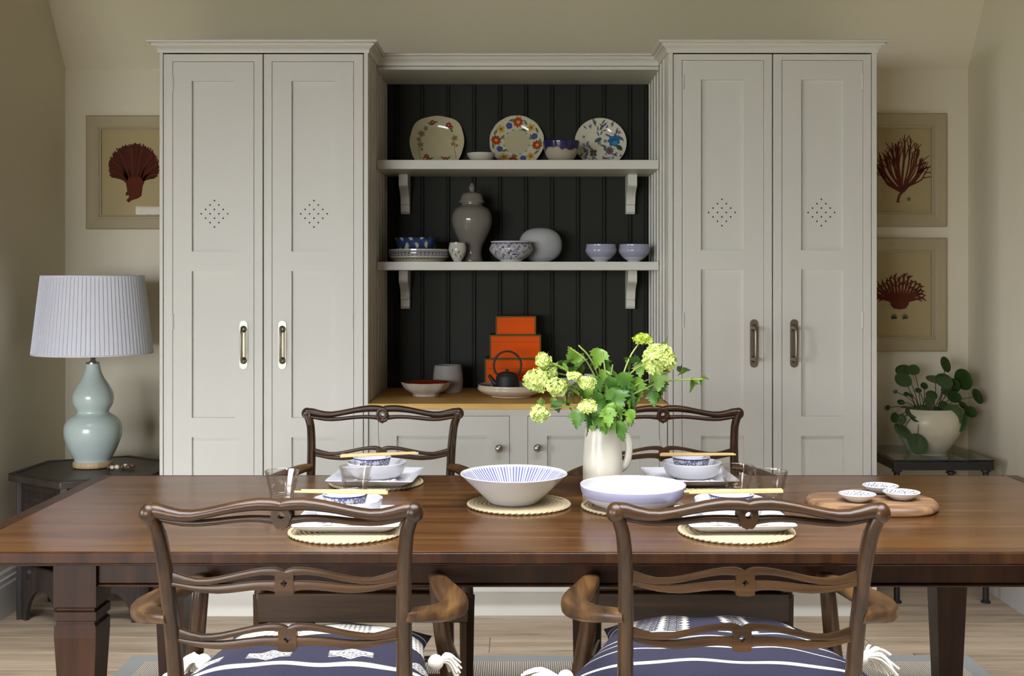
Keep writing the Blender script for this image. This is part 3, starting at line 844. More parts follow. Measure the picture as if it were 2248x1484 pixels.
    sb = [-0.0200, -0.021, -0.024, -0.0264, -0.0270, -0.0268, -0.0248, -0.0222, -0.0200, -0.0188, -0.0188, -0.018, -0.014, -0.014]
    sc_ = [-0.0275, -0.0290, -0.034, -0.0385, -0.0405, -0.0415, -0.0400, -0.0376, -0.0354, -0.0344, -0.0352, -0.038, -0.0420, -0.043]
    for zn in (0.8026, 0.6907):
        r = MB(); yc = yr(zn - 0.015)
        for sg in (-1, 1):
            xs = [sg * X(x) for x in sx0]
            bow = [yc - 0.006 * (1 - (x / 0.21) ** 2) for x in sx0]
            r.ribbon(xs, [Z(zn + a) for a in st], [Z(zn + b - 0.0004) for b in sa], bow, 0.0125, 12, 5.0)
            r.ribbon(xs[:-2], [Z(zn + a + 0.0004) for a in sb[:-2]], [Z(zn + b) for b in sc_[:-2]], bow[:-2], 0.0125, 12, 5.0)
        yb = yc - 0.006
        hole = [(0.0058 * math.cos(a) * (1 + 0.25 * math.cos(4 * a)), Z(zn - 0.0215) + 0.0055 * math.sin(a) * (1 + 0.25 * math.cos(4 * a))) for a in [2 * PI * i / 16 for i in range(16)]]
        outl = [(0.019 * max(-0.9, min(0.9, 1.25 * math.cos(a))), Z(zn - 0.0215) + 0.0255 * max(-0.92, min(0.75, 1.2 * math.sin(a)))) for a in [2 * PI * i / 16 for i in range(16)]]
        r.ring(outl, hole, 'y', yb - 0.0075, yb + 0.0085)
        r.torus((0, yb + 0.009, Z(zn - 0.0215)), 0.012, 0.0035, 'y', 18, 6)
        r.build('ladder_slat', 'chairx', t, smooth=35)
    # arms and their supports
    za = lambda z: Z(z) + arm_dz
    for sg in (-1, 1):
        pts = smoothprof([(0.214, -0.052, 0.712), (0.243, -0.03, 0.708), (0.280, 0.02, 0.697), (0.302, 0.085, 0.689), (0.300, 0.15, 0.686), (0.281, 0.23, 0.685), (0.262, 0.31, 0.684), (0.255, 0.355, 0.681), (0.254, 0.368, 0.678)], 4)
        n = len(pts)
        rad = [0.0150 + 0.0085 * math.sin(PI * min(1, i / (n - 1) * 1.15)) ** 2 for i in range(n)]
        rad[-1] = 0.006; rad[-2] = 0.0125
        MB().tube([(sg * X(a), b, za(c)) for a, b, c in pts], rad, 16, flat=(1.2, 0.80), up=(0, 0, 1), power=2.8).build('arm', 'arm', t, smooth=60)
        pts = smoothprof([(0.256, 0.345, 0.672), (0.259, 0.343, 0.64), (0.268, 0.350, 0.56), (0.280, 0.365, 0.48), (0.284, 0.370, 0.42)], 4)
        MB().tube([(sg * X(a), b, za(c) if c > 0.45 else Z(c)) for a, b, c in pts], [0.0165 + 0.004 * i / (len(pts) - 1) for i in range(len(pts))], 12, up=(0, 1, 0)).build('arm_support', 'chair', t, smooth=60)
        pts = smoothprof([(0.284, 0.370, 0.43), (0.284, 0.372, 0.34), (0.283, 0.372, 0.15), (0.282, 0.372, 0.0)], 3)
        MB().tube([(sg * X(a), b, Z(c)) for a, b, c in pts], [0.023 - 0.006 * i / (len(pts) - 1) for i in range(len(pts))], 4, up=(0, 1, 0), power=2.0).build('leg', 'chair', t, smooth=20)
    # seat frame, stretchers, seat
    def trap(e, y0, y1): return [(-X(0.212 + e), y0), (X(0.212 + e), y0), (X(0.290 + e), y1), (-X(0.290 + e), y1)]
    MB().prism(trap(0.0, -0.015, 0.395), 'z', Z(0.352), Z(0.440)).build('seat_frame', 'chairx', t, bevel=0.004)
    MB().prism(trap(-0.012, 0.0, 0.380), 'z', Z(0.4402), Z(0.462)).build('seat', 'chairx', t, bevel=0.008)
    for sg in (-1, 1):
        MB().tube([(sg * X(0.212), -0.025, Z(0.17)), (sg * X(0.282), 0.37, Z(0.17))], 0.010, 8).build('stretcher', 'chairx', t, smooth=60)
    MB().tube([(-X(0.245), 0.17, Z(0.17)), (X(0.245), 0.17, Z(0.17))], 0.010, 8).build('stretcher', 'chairx', t, smooth=60)
    return t
ZF = 0.0115      # the chair feet stand on the rug
armchair('walnut ladder-back armchair holding the navy cushion with white diamonds', (-0.428, 2.236, ZF), math.radians(1.0))
armchair('walnut ladder-back armchair holding the navy cushion with thin white stripes', (0.416, 2.236, ZF), math.radians(-0.5))
armchair('carved armchair tucked in beside the flared white bowl', (PX(841, 3.92), 3.80, ZF), PI, 1.055, 0.972, 0.030)
armchair('carved armchair tucked in behind the jug of flowers', (PX(1454, 3.92), 3.80, ZF), PI, 1.055, 0.972, 0.030)
# ================================================================== CUSHIONS ON THE FRONT CHAIRS
NAVY, IVORY, INK = C3(30, 28, 46), C3(198, 192, 180), C3(24, 22, 36)
def cushion(name, label, loc, rotz, wx, wy, h, fn, tilt=0.0, tassels=(), N=220, taper=0.0):
    t = thing(name, label, 'cushion', loc, rot=(tilt, 0, rotz))
    u = np.linspace(-1, 1, N); U, V = np.meshgrid(u, u)       # V rows
    pin = 1 - 0.10 * (1 - U ** 2) * 0 - 0.0
    X = U * wx / 2 * (1 - 0.07 * (1 - V ** 2) ** 1 * np.abs(U) ** 3) * (1 - taper * np.clip((V + 0.55) / 1.1, 0, 1))
    Y = V * wy / 2 * (1 - 0.07 * (1 - U ** 2) ** 1 * np.abs(V) ** 3)
    prof = np.clip((1 - np.abs(U) ** 2.6), 0, 1) ** 0.55 * np.clip((1 - np.abs(V) ** 2.6), 0, 1) ** 0.55
    wr = 0.004 * np.sin(U * 9 + V * 4) * np.sin(V * 7 - U * 3) * prof
    verts = []; faces = []
    top = np.stack([X, Y, h * 0.45 + h * 0.55 * prof + wr], -1).reshape(-1, 3)
    botm = np.stack([X, Y, h * 0.45 - h * 0.45 * prof], -1).reshape(-1, 3)
    idx = lambda i, j: i * N + j
    for i in range(N - 1):
        for j in range(N - 1): faces.append((idx(i, j), idx(i, j + 1), idx(i + 1, j + 1), idx(i + 1, j)))
    K = N * N
    st = 5
    ii = list(range(0, N - 1, st)) + [N - 1]
    loc_b = {}
    bv = []
    for i in range(N):
        for j in range(N):
            if i in (0, N - 1) or j in (0, N - 1): loc_b[(i, j)] = idx(i, j)
    for a in ii:
        for b in ii:
            if (a, b) not in loc_b: loc_b[(a, b)] = K + len(bv); bv.append(botm[idx(a, b)])
    for a0, a1 in zip(ii[:-1], ii[1:]):
        for b0, b1 in zip(ii[:-1], ii[1:]):
            faces.append((loc_b[(a0, b0)], loc_b[(a1, b0)], loc_b[(a1, b1)], loc_b[(a0, b1)]))
    mb = MB(); mb.v = [tuple(p) for p in top] + [tuple(p) for p in bv]; mb.f = faces
    cols = fn(U * wx / 2, V * wy / 2, U, V).reshape(-1, 3)
    cols = np.concatenate([cols, np.tile(NAVY, (len(bv), 1))])
    mb.build('cover', 'cloth', t, smooth=180, cols=cols)
    for (sx, sy, ang, ln) in tassels:
        cxy = Vector((sx * wx / 2 * 1.0, sy * wy / 2 * 1.0, h * 0.45))
        d = Vector((math.cos(ang), math.sin(ang), 0))
        tb = MB().sphere(cxy + d * 0.012, 0.017, 14, 10)
        rr = random.Random(int(sx * 7 + sy * 13))
        for k in range(34):
            a = rr.uniform(-0.75, 0.75); b = rr.uniform(-0.5, 0.3)
            e = Vector((math.cos(ang + a), math.sin(ang + a), b)).normalized()
            p0 = cxy + d * 0.022
            p1 = p0 + e * ln * 0.5 + Vector((0, 0, 0.006)); p2 = p0 + e * ln * rr.uniform(0.8, 1.05) + Vector((0, 0, -0.016))
            tb.tube(smoothprof([p0, p1, p2], 3), [0.003, 0.0033, 0.0034, 0.0034, 0.0033, 0.003, 0.0022], 5)
        tb.build('tassel', 'tassel', t, smooth=60)
    return t
def mixc(c, m, col):
    m = np.clip(m, 0, 1)[..., None]; return c * (1 - m) + col * m
def band(y, c, w, s=0.0012): return np.clip((w / 2 - np.abs(y - c)) / s + 0.5, 0, 1)
def cloth_a(x, y, U, V):
    c = np.tile(NAVY, x.shape + (1,)).reshape(x.shape + (3,)).copy()
    c = mixc(c, band(y, -0.138, 0.014), IVORY)
    c = mixc(c, band(y, -0.192, 0.007), IVORY)
    # white field with a woven dot grid
    fld = band(y, 0.068, 0.100)
    c = mixc(c, fld, IVORY)
    blk = ((np.floor((x + 0.30) / 0.085).astype(int) % 2) == 0)
    dots = ((np.mod(x, 0.0125) < 0.0052) & (np.mod(y + 0.0 * x, 0.0155) < 0.0068) & blk)
    ln_ = (np.mod(y, 0.013) < 0.0016) & ~blk
    c = mixc(c, dots * fld, INK); c = mixc(c, ln_ * fld * 0.35, INK)
    c = mixc(c, band(y, 0.150, 0.006), IVORY)
    # stepped diamonds
    for cx_ in (-0.082, 0.088, -0.23, 0.24):
        qx = np.abs(x - cx_) / 0.042; qy = np.abs(y + 0.096) / 0.026
        d = qx + qy
        qs = np.abs(np.mod(d * 3.2, 1) - 0.5)
        c = mixc(c, ((d < 1.0) & (qs > 0.2)).astype(float), IVORY)
        w = (np.abs(y + 0.096) < 0.014) & (np.abs(x - cx_) < 0.046) & (np.mod(y, 0.006) < 0.0028) & (d > 0.85)
        c = mixc(c, w.astype(float), IVORY)
    return c
def cloth_b(x, y, U, V):
    c = np.tile(NAVY, x.shape + (1,)).reshape(x.shape + (3,)).copy()
    for yy, w in ((-0.230, 0.004), (-0.218, 0.004), (-0.160, 0.0085), (-0.105, 0.0045), (-0.058, 0.0045), (-0.018, 0.0045), (0.135, 0.0045), (0.165, 0.003)):
        c = mixc(c, band(y, yy, w), IVORY)
    f = (y > -0.014) & (y < 0.131)
    for cx_, sgn in ((-0.225, 1), (-0.135, 1), (-0.075, -1), (0.03, 1), (0.09, -1), (0.225, 1)):
        saw = 0.010 * (1 - 2 * np.abs(np.mod(y / 0.0175, 1) - 0.5))
        m = np.clip((0.004 + saw - np.abs(x - cx_)) / 0.003, 0, 1) * f
        c = mixc(c, m * 0.9, IVORY)
    for a, b in ((-0.245, -0.150), (-0.125, -0.085), (0.04, 0.08), (0.20, 0.25)):
        g = f & (x > a) & (x < b)
        m = (np.sin(x * 620) * np.sin(y * 480) > 0.25)
        c = mixc(c, (g & m) * 0.5, IVORY)
    return c
cushion('seat_cushion', 'navy seat cushion with white diamonds, dotted band and wool tassels', (-0.425, 2.497, 0.4640 + ZF), 0.0, 0.53, 0.43, 0.115, cloth_a, taper=0.14,
        tassels=((-0.90, 0.12, 2.7, 0.045), (-0.96, -0.50, 2.9, 0.05), (0.90, 0.10, 0.5, 0.045), (0.96, -0.62, 0.1, 0.05)))
cushion('seat_cushion', 'navy cushion with thin white stripes and large cream corner tassels', (0.420, 2.505, 0.4640 + ZF), math.radians(-3), 0.63, 0.45, 0.130, cloth_b, taper=0.26,
        tassels=((-0.97, -0.50, 3.5, 0.085), (0.96, 0.20, 0.3, 0.07)))

# ================================================================== PLACE SETTINGS
def arr(n, col): return np.tile(col, (n, 1))
def hash2(a, b): return np.mod(np.sin(a * 12.9898 + b * 78.233) * 43758.5453, 1.0)

# woven mat: a coiled braid; one mesh shared by the copies
def mat_proto(R):
    mb = MB(); turns = 11; n = 44 * turns; r0 = 0.006
    pts = []; rad = []
    for i in range(n + 1):
        a = 2 * PI * i / 44.0; r = r0 + (R - 0.008 - r0) * i / n
        pts.append((r * math.cos(a), r * math.sin(a), 0.0035)); rad.append(0.0066)
    mb.tube(pts, rad, 6, flat=(1.0, 0.52), up=(0, 0, 1))
    base = mb
    # braided rim
    m = 120
    for ph in (0, PI):
        p = []
        for i in range(m):
            a = 2 * PI * i / m; w = i * 2 * PI * 26 / m + ph
            rr = R - 0.005 + 0.0028 * math.cos(w)
            p.append((rr * math.cos(a), rr * math.sin(a), 0.0042 + 0.0014 * math.sin(w)))
        p.append(p[0])
        base.tube(p, 0.0030, 5, up=(0, 0, 1))
    return base
SET = {
    'a': 'in front of the diamond-patterned cushion', 'b': 'in front of the thin-striped cushion',
    'c': 'across from the diamond-patterned cushion', 'd': 'beside the flower jug, by a carved chair'}
MATP = mat_proto(0.135)
_mat_mesh = {}
def placemat(label, x, y, s=1.0, rz=0.0):
    if 'm' not in _mat_mesh:
        o = MATP.build('placemat', 'mat', smooth=60); _mat_mesh['m'] = o.data
    else:
        o = bpy.data.objects.new('placemat', _mat_mesh['m']); COL.objects.link(o)
    o.location = (x, y, ZTB + 0.0003); o.scale = (s, s, 1); o.rotation_euler = (0, 0, rz)
    return tag(o, label, 'placemat', 'round woven mats on the table')
ZM = ZTB + 0.0078        # top of a mat

def square_plate(label, x, y, z, w=0.245, rz=0.0):
    # rounded square dish with an upturned rim
    def sq(h, r, n=8):
        out = []
        for (cx_, cy_, a0) in ((h - r, h - r, 0), (-h + r, h - r, PI / 2), (-h + r, -h + r, PI), (h - r, -h + r, 1.5 * PI)):
            for i in range(n): out.append((cx_ + r * math.cos(a0 + PI / 2 * i / (n - 1)), cy_ + r * math.sin(a0 + PI / 2 * i / (n - 1))))
        return out
    h = w / 2
    rings = [(h * 0.66, 0.012, 0.0), (h * 0.72, 0.012, 0.001), (h * 0.90, 0.010, 0.012), (h, 0.010, 0.0205), (h * 0.995, 0.010, 0.0225), (h * 0.97, 0.010, 0.0222), (h * 0.80, 0.012, 0.0125), (h * 0.72, 0.012, 0.009), (h * 0.55, 0.012, 0.008)]
    vs = []; fs = []; n = 32
    for (hh, r, zz) in rings: vs += [(p[0], p[1], zz) for p in sq(hh, r)]
    for i in range(len(rings) - 1):
        for k in range(n): fs.append((i * n + k, i * n + (k + 1) % n, (i + 1) * n + (k + 1) % n, (i + 1) * n + k))
    fs += [tuple(range(n))[::-1], tuple((len(rings) - 1) * n + k for k in range(n))]
    o = MB().add(vs, fs).build('square_plate', 'white', loc=(x, y, z), rot=(0, 0, rz), smooth=50)
    return tag(o, label, 'plate', 'square white plates')
def napkin(label, x, y, z, rz, w=0.13, d=0.050):
    # folded cloth: wavy layers with a striped hem
    mb = MB(); nx, ny = 40, 16; layers = 4
    cols = []
    for L_ in range(layers):
        vs = []; fs = []
        for j in range(ny):
            for i in range(nx):
                u = i / (nx - 1) - 0.5; v = j / (ny - 1) - 0.5
                vs.append((u * w * (1 - 0.04 * L_), v * d * (1 - 0.03 * L_), 0.0012 + L_ * 0.0021 + 0.0007 * math.sin(u * 20 + L_ * 2)))
                st = (abs(v + 0.47) < 0.03) or (abs(abs(u) - 0.40) < 0.015) or (abs(abs(v) - 0.34) < 0.02)
                cols.append(C3(52, 44, 48) if st else C3(206, 202, 204))
        for j in range(ny - 1):
            for i in range(nx - 1): fs.append((j * nx + i, j * nx + i + 1, (j + 1) * nx + i + 1, (j + 1) * nx + i))
        mb.add(vs, fs)
    # rolled fold along the front edge
    path = [(w * (i / 30 - 0.5) * 0.98, -d * 0.5, 0.0045 + 0.0012 * math.sin(i * 0.5)) for i in range(31)]
    k = len(mb.v); mb.tube(path, 0.0040, 8, up=(0, 0, 1))
    for i in range(len(mb.v) - k): cols.append(C3(52, 44, 48) if (i % 8) in (1, 4) else C3(210, 206, 206))
    o = mb.build('napkin', 'napkin', loc=(x, y, z), rot=(0, 0, rz), smooth=70, cols=np.array(cols))
    return tag(o, label, 'napkin', 'striped folded napkins')
def white_bowl(label, x, y, z, R=0.083, h=0.050):
    pr = smoothprof([(0.0001, 0.001), (R * 0.45, 0.0), (R * 0.62, 0.003), (R * 0.84, h * 0.30), (R * 0.95, h * 0.62), (R, h - 0.0015), (R - 0.0012, h), (R - 0.003, h - 0.001), (R * 0.91, h * 0.62), (R * 0.80, h * 0.33), (R * 0.55, h * 0.14), (0.0001, h * 0.12)], 4)
    o = MB().lathe(pr, 48).build('bowl', 'white', loc=(x, y, z), smooth=70)
    return tag(o, label, 'bowl', 'deep white bowls')
def blue_cup(label, x, y, z, R=0.054, h=0.058):
    out = [(0.0001, 0.0), (R * 0.55, 0.0), (R * 0.62, 0.002), (R * 0.82, h * 0.40), (R, h - 0.001), (R - 0.001, h), (R - 0.0028, h - 0.001), (R * 0.78, h * 0.42), (R * 0.5, h * 0.12), (0.0001, h * 0.1)]
    pr = dense(out, 12)
    WHT, BL = C3(204, 204, 207), C3(52, 56, 110)
    def fn(th, t, r, z):
        c = np.tile(WHT, (len(th), 1))
        i = np.arange(len(th)) // n_
        outer = (i < 12 * 4 + 1)
        g = (np.mod(th * 36 / (2 * PI) + 0.35 * np.sin(z * 400), 1) < 0.42) | (np.mod(z / 0.0042 + 0.3 * np.sin(th * 9), 1) < 0.42)
        g2 = hash2(np.floor(th * 36 / (2 * PI)), np.floor(z / 0.0042)) > 0.2
        m = (outer & (z > h * 0.2) & (z < h * 0.93) & g & g2).astype(float)
        c = mixc(c, m * 0.82, BL)
        c = mixc(c, (outer & (z > h * 0.93)).astype(float), BL)
        return c
    n_ = 160
    mb, cols = lathe_cols(pr, n_, fn)
    o = mb.build('cup', 'ceramic', loc=(x, y, z), smooth=70, cols=cols)
    return tag(o, label, 'cup', 'blue hatched rice cups')
def chopstick(label, a, b, r0=0.0042, r1=0.0026):
    a, b = Vector(a), Vector(b); L_ = (b - a).length
    mb = MB().tube([(0, 0, 0), (L_ * 0.35, 0, 0), (L_, 0, 0)], [r0, r0 * 0.95, r1], 8, up=(0, 0, 1), power=3.2)
    o = mb.build('chopstick', 'bamboo', loc=a, smooth=50)
    d = (b - a)
    o.rotation_euler = (0, -math.atan2(d.z, math.hypot(d.x, d.y)), math.atan2(d.y, d.x))
    return tag(o, label, 'chopstick', 'chopsticks laid across the cups')

def setting(key, mx, my, px_, py_, bx0, by0, cx0, cy0, sticks, plate_rz, nap, hb=0.050):
    w = SET[key]
    placemat('round seagrass placemat ' + w, mx, my, 1.0, random.random() * 6)
    square_plate('square white plate ' + w, px_, py_, ZM, rz=plate_rz)
    zp = ZM + 0.0083
    napkin('folded striped napkin on the plate ' + w, nap[0], nap[1], zp, nap[2])
    zn = zp + 0.0003
    white_bowl('deep white bowl ' + w, bx0, by0, zn, h=hb)
    zc = zn + hb * 0.145
    blue_cup('white cup with blue hatching ' + w, cx0, cy0, zc)
    zt = zc + 0.058 + 0.0044
    ends = ('nearer the armchair', 'nearer the table centre') if key in 'ab' else ('nearer the table centre', 'nearer the carved chair')
    ww = w.replace(', by a carved chair', '')
    for (x0, y0, x1, y1), en in zip(sticks, ends):
        chopstick('pale chopstick on the cup ' + ww + ', ' + en, (x0, y0, zt), (x1, y1, zt))
def D(py, z): return (CH - z) * F / (py - VY)
dsa = 2.775
setting('a', -0.397, 2.735, -0.392, 2.785, PX(763, 2.80), 2.80, PX(758, 2.79), 2.79,
        [(PX(852, 2.775), 2.768, PX(645, 2.775), 2.782), (PX(848, 2.79), 2.782, PX(660, 2.79), 2.800)], 0.0, (-0.385, 2.724, 0.0))
setting('b', 0.506, 2.735, 0.508, 2.785, PX(1602, 2.80), 2.80, PX(1605, 2.79), 2.79,
        [(PX(1718, 2.79), 2.788, PX(1510, 2.79), 2.768), (PX(1716, 2.80), 2.802, PX(1500, 2.80), 2.784)], 0.03, (0.508, 2.724, 0.03))
setting('c', -0.4066, 3.386, -0.405, 3.372, PX(827, 3.36), 3.36, PX(817, 3.36), 3.36,
        [(PX(750, 3.36), 3.335, PX(916, 3.36), 3.395), (PX(752, 3.37), 3.350, PX(910, 3.37), 3.408)], -0.06, (-0.402, 3.311, -0.06))
setting('d', 0.494, 3.386, 0.487, 3.372, PX(1519, 3.36), 3.36, PX(1517, 3.36), 3.36,
        [(PX(1449, 3.36), 3.360, PX(1616, 3.36), 3.367), (PX(1452, 3.37), 3.374, PX(1612, 3.37), 3.380)], 0.04, (0.490, 3.311, 0.04))

# ---- tumblers with little embossed bees
def tumbler(label, x, y, rz):
    R1, R0, h, w = 0.0445, 0.0285, 0.078, 0.0032
    out = smoothprof([(0.0001, 0.0), (R0 - 0.002, 0.0), (R0, 0.002), (R0 + 0.004, 0.020), (R0 + 0.0105, 0.052), (R1, h - 0.001), (R1 - 0.0015, h), (R1 - 0.003, h - 0.001), (R0 + 0.0070, 0.052), (R0 + 0.0005, 0.022), (R0 - 0.006, 0.0125), (0.0001, 0.0110)], 4)
    fac = lambda a, r: 1 + 0.016 * math.cos(10 * a)
    t = thing('glass_tumbler', label, 'glass', (x, y, ZTB + 0.0003), rz, group='clear faceted tumblers')
    MB().lathe(out, 60, scallop=fac).build('glass_body', 'glass', t, smooth=70)
    for i in range(5):
        a = 2 * PI * i / 5 + 0.3
        r = R0 + 0.0095
        e = MB()
        M4 = Matrix.Rotation(a, 4, 'Z') @ Matrix.Translation((r, 0, 0.044)) @ Matrix.Rotation(math.radians(17), 4, 'Y')
        e.sphere((0.001, 0, 0.004), 0.0042, 8, 6, (0.5, 0.8, 1)); e.sphere((0.001, 0, -0.006), 0.0050, 8, 6, (0.5, 0.75, 1.35))
        e.sphere((0.001, 0.0045, 0.000), 0.0038, 8, 6, (0.35, 0.9, 1.2)); e.sphere((0.001, -0.0045, 0.000), 0.0038, 8, 6, (0.35, 0.9, 1.2))
        e.xform(M4); e.build('embossed_bee', 'glass', t, smooth=70)
tumbler('clear tumbler standing by the armchair with the diamond-patterned cushion', PX(619, 3.13), 3.13, 0.2)
tumbler('clear tumbler behind the cup across from the diamond-patterned cushion', PX(781, 3.203), 3.203, 1.0)
tumbler('clear tumbler beside the deep bowl next to the flower jug', PX(1619, 3.213), 3.213, 0.5)
tumbler('clear tumbler standing nearest the round wooden board', PX(1692, 3.13), 3.13, 0.8)

# ================================================================== SERVING PIECES
placemat('round seagrass mat under the flared white bowl', 0.0024, 3.06, 1.0, 0.4)
placemat('round seagrass mat under the low bowl with a lilac band', PX(1389, 3.03), 3.03, 0.985, 2.0)
# flared bowl with fine radial lines inside
R, h = 0.139, 0.076
out = [(0.0001, 0.0), (0.058, 0.0), (0.064, 0.003), (0.070, 0.009), (R, h - 0.001), (R - 0.001, h + 0.0006), (R - 0.0035, h - 0.0004), (0.068, 0.014), (0.055, 0.0085), (0.0001, 0.008)]
pr = dense(out[:6], 3)[:-1] + dense(out[5:], 10)
def fn(th, t, r, z):
    c = np.tile(C3(204, 203, 202), (len(th), 1))
    i = np.arange(len(th)) // 576
    inner = (i > 17) & (r > 0.052)
    m = (np.mod(th * 96 / (2 * PI), 1) < 0.42) & inner & (r < R - 0.004)
    return mixc(c, m * 0.95, C3(84, 88, 146))
mb, cols = lathe_cols(pr, 576, fn)
o = mb.build('flared_bowl', 'ceramic', loc=(PX(1128, 3.06), 3.06, ZM), smooth=60, cols=cols)
tag(o, 'large flared white bowl with fine blue lines radiating inside', 'bowl')
# low bowl with lilac band
R, h = 0.134, 0.058
out = smoothprof([(0.0001, 0.001), (0.070, 0.0), (0.078, 0.002), (0.105, 0.012), (0.125, 0.027), (0.1325, 0.043), (R, h - 0.001), (R - 0.0018, h), (R - 0.0036, h - 0.001), (0.128, 0.042), (0.119, 0.027), (0.10, 0.015), (0.07, 0.008), (0.0001, 0.007)], 8)
def fn(th, t, r, z):
    c = np.tile(C3(200, 200, 200), (len(th), 1))
    i = np.arange(len(th)) // 96
    m = (i < 6 * 8 + 2) & (z > 0.030) & (z < h - 0.003)
    return mixc(c, m * 1.0, C3(146, 145, 166))
mb, cols = lathe_cols(out, 96, fn)
o = mb.build('low_bowl', 'ceramic', loc=(PX(1389.5, 3.0), 3.0, ZM), smooth=70, cols=cols)
tag(o, 'wide low white bowl with a lilac band outside', 'bowl')
# jug
t = thing('jug', 'tall cream stoneware jug holding the green flowers', 'jug', (PX(1323, 3.2), 3.2, ZTB + 0.0003))
R = 0.054
out = smoothprof([(0.0001, 0.0), (R - 0.003, 0.0), (R, 0.004), (R, 0.05), (R - 0.0015, 0.11), (R - 0.006, 0.165), (R - 0.007, 0.184), (R - 0.0085, 0.187), (R - 0.0105, 0.185), (R - 0.009, 0.165), (R - 0.006, 0.11), (R - 0.005, 0.02), (0.0001, 0.012)], 5)
MB().lathe(out, 56).build('jug_body', 'cream', t, smooth=70)
MB().tube(smoothprof([(0.044, 0.006, 0.160), (0.058, 0.006, 0.166), (0.070, 0.006, 0.150), (0.0715, 0.006, 0.115), (0.064, 0.006, 0.085), (0.050, 0.006, 0.070)], 6), 0.0080, 12, flat=(1.25, 0.75), up=(0, 1, 0)).build('handle', 'cream', t, smooth=60)

# wooden board with three little dishes
t_poly = []
for i in range(60):
    a = 2 * PI * i / 60
    r = 0.152 + 0.010 * math.cos(2 * a + 0.4) + 0.006 * math.cos(3 * a + 1.0) + 0.004 * math.sin(5 * a) - 0.020 * math.exp(-((a - 1.9) / 0.25) ** 2)
    t_poly.append((r * 1.03 * math.cos(a), r * 0.98 * math.sin(a)))
mb = MB(); n = 60; vs = []; fs = []
for (s, z) in ((0.965, 0.0), (0.995, 0.004), (1.0, 0.010), (0.985, 0.017), (0.95, 0.0225), (0.90, 0.0245)):
    vs += [(p[0] * s, p[1] * s, z) for p in t_poly]
for i in range(5):
    for k in range(n): fs.append((i * n + k, i * n + (k + 1) % n, (i + 1) * n + (k + 1) % n, (i + 1) * n + k))
fs += [tuple(range(n))[::-1], tuple(5 * n + k for k in range(n))]
o = mb.add(vs, fs).build('wooden_board', 'board', loc=(PX(1910, 3.03), 3.03, ZTB + 0.0003), smooth=60)
tag(o, 'round live-edge wooden board carrying three small dishes', 'board')
def small_dish(label, x, y, ph):
    R, h = 0.0465, 0.020
    out = dense([(0.0001, 0.0), (0.020, 0.0), (0.024, 0.0015), (0.039, 0.011), (R, h - 0.0008), (R - 0.0008, h), (R - 0.0026, h - 0.001), (0.036, 0.0105), (0.022, 0.0045), (0.0001, 0.0035)], 7)
    def fn(th, t, r, z):
        c = np.tile(C3(212, 212, 212), (len(th), 1))
        i = np.arange(len(th)) // 150
        inner = i > 7 * 5 + 1
        q = np.sin(th * 9 + ph + r * 500) * np.sin(r * 620 + 2 * np.sin(th * 5 + ph))
        q2 = np.sin(th * 26) * np.sin(r * 900)
        m = inner & (r > 0.010) & (r < R - 0.003) & ((np.abs(q) < 0.16) | (q2 > 0.7))
        return mixc(c, m * 0.9, C3(48, 56, 76))
    mb, cols = lathe_cols(out, 150, fn)
    o = mb.build('small_dish', 'ceramic', loc=(x, y, ZTB + 0.0003 + 0.0247), smooth=70, cols=cols)
    return tag(o, label, 'dish', 'small patterned dishes on the board')
small_dish('small blue-patterned dish on the bark-edged side of the board', PX(1882, 2.985), 2.985, 0.3)
small_dish('small blue-patterned dish set behind the other two on the board', PX(1933, 3.105), 3.105, 1.9)
small_dish('small blue-patterned dish over the pale streak of the board', PX(1979, 3.01), 3.01, 3.1)

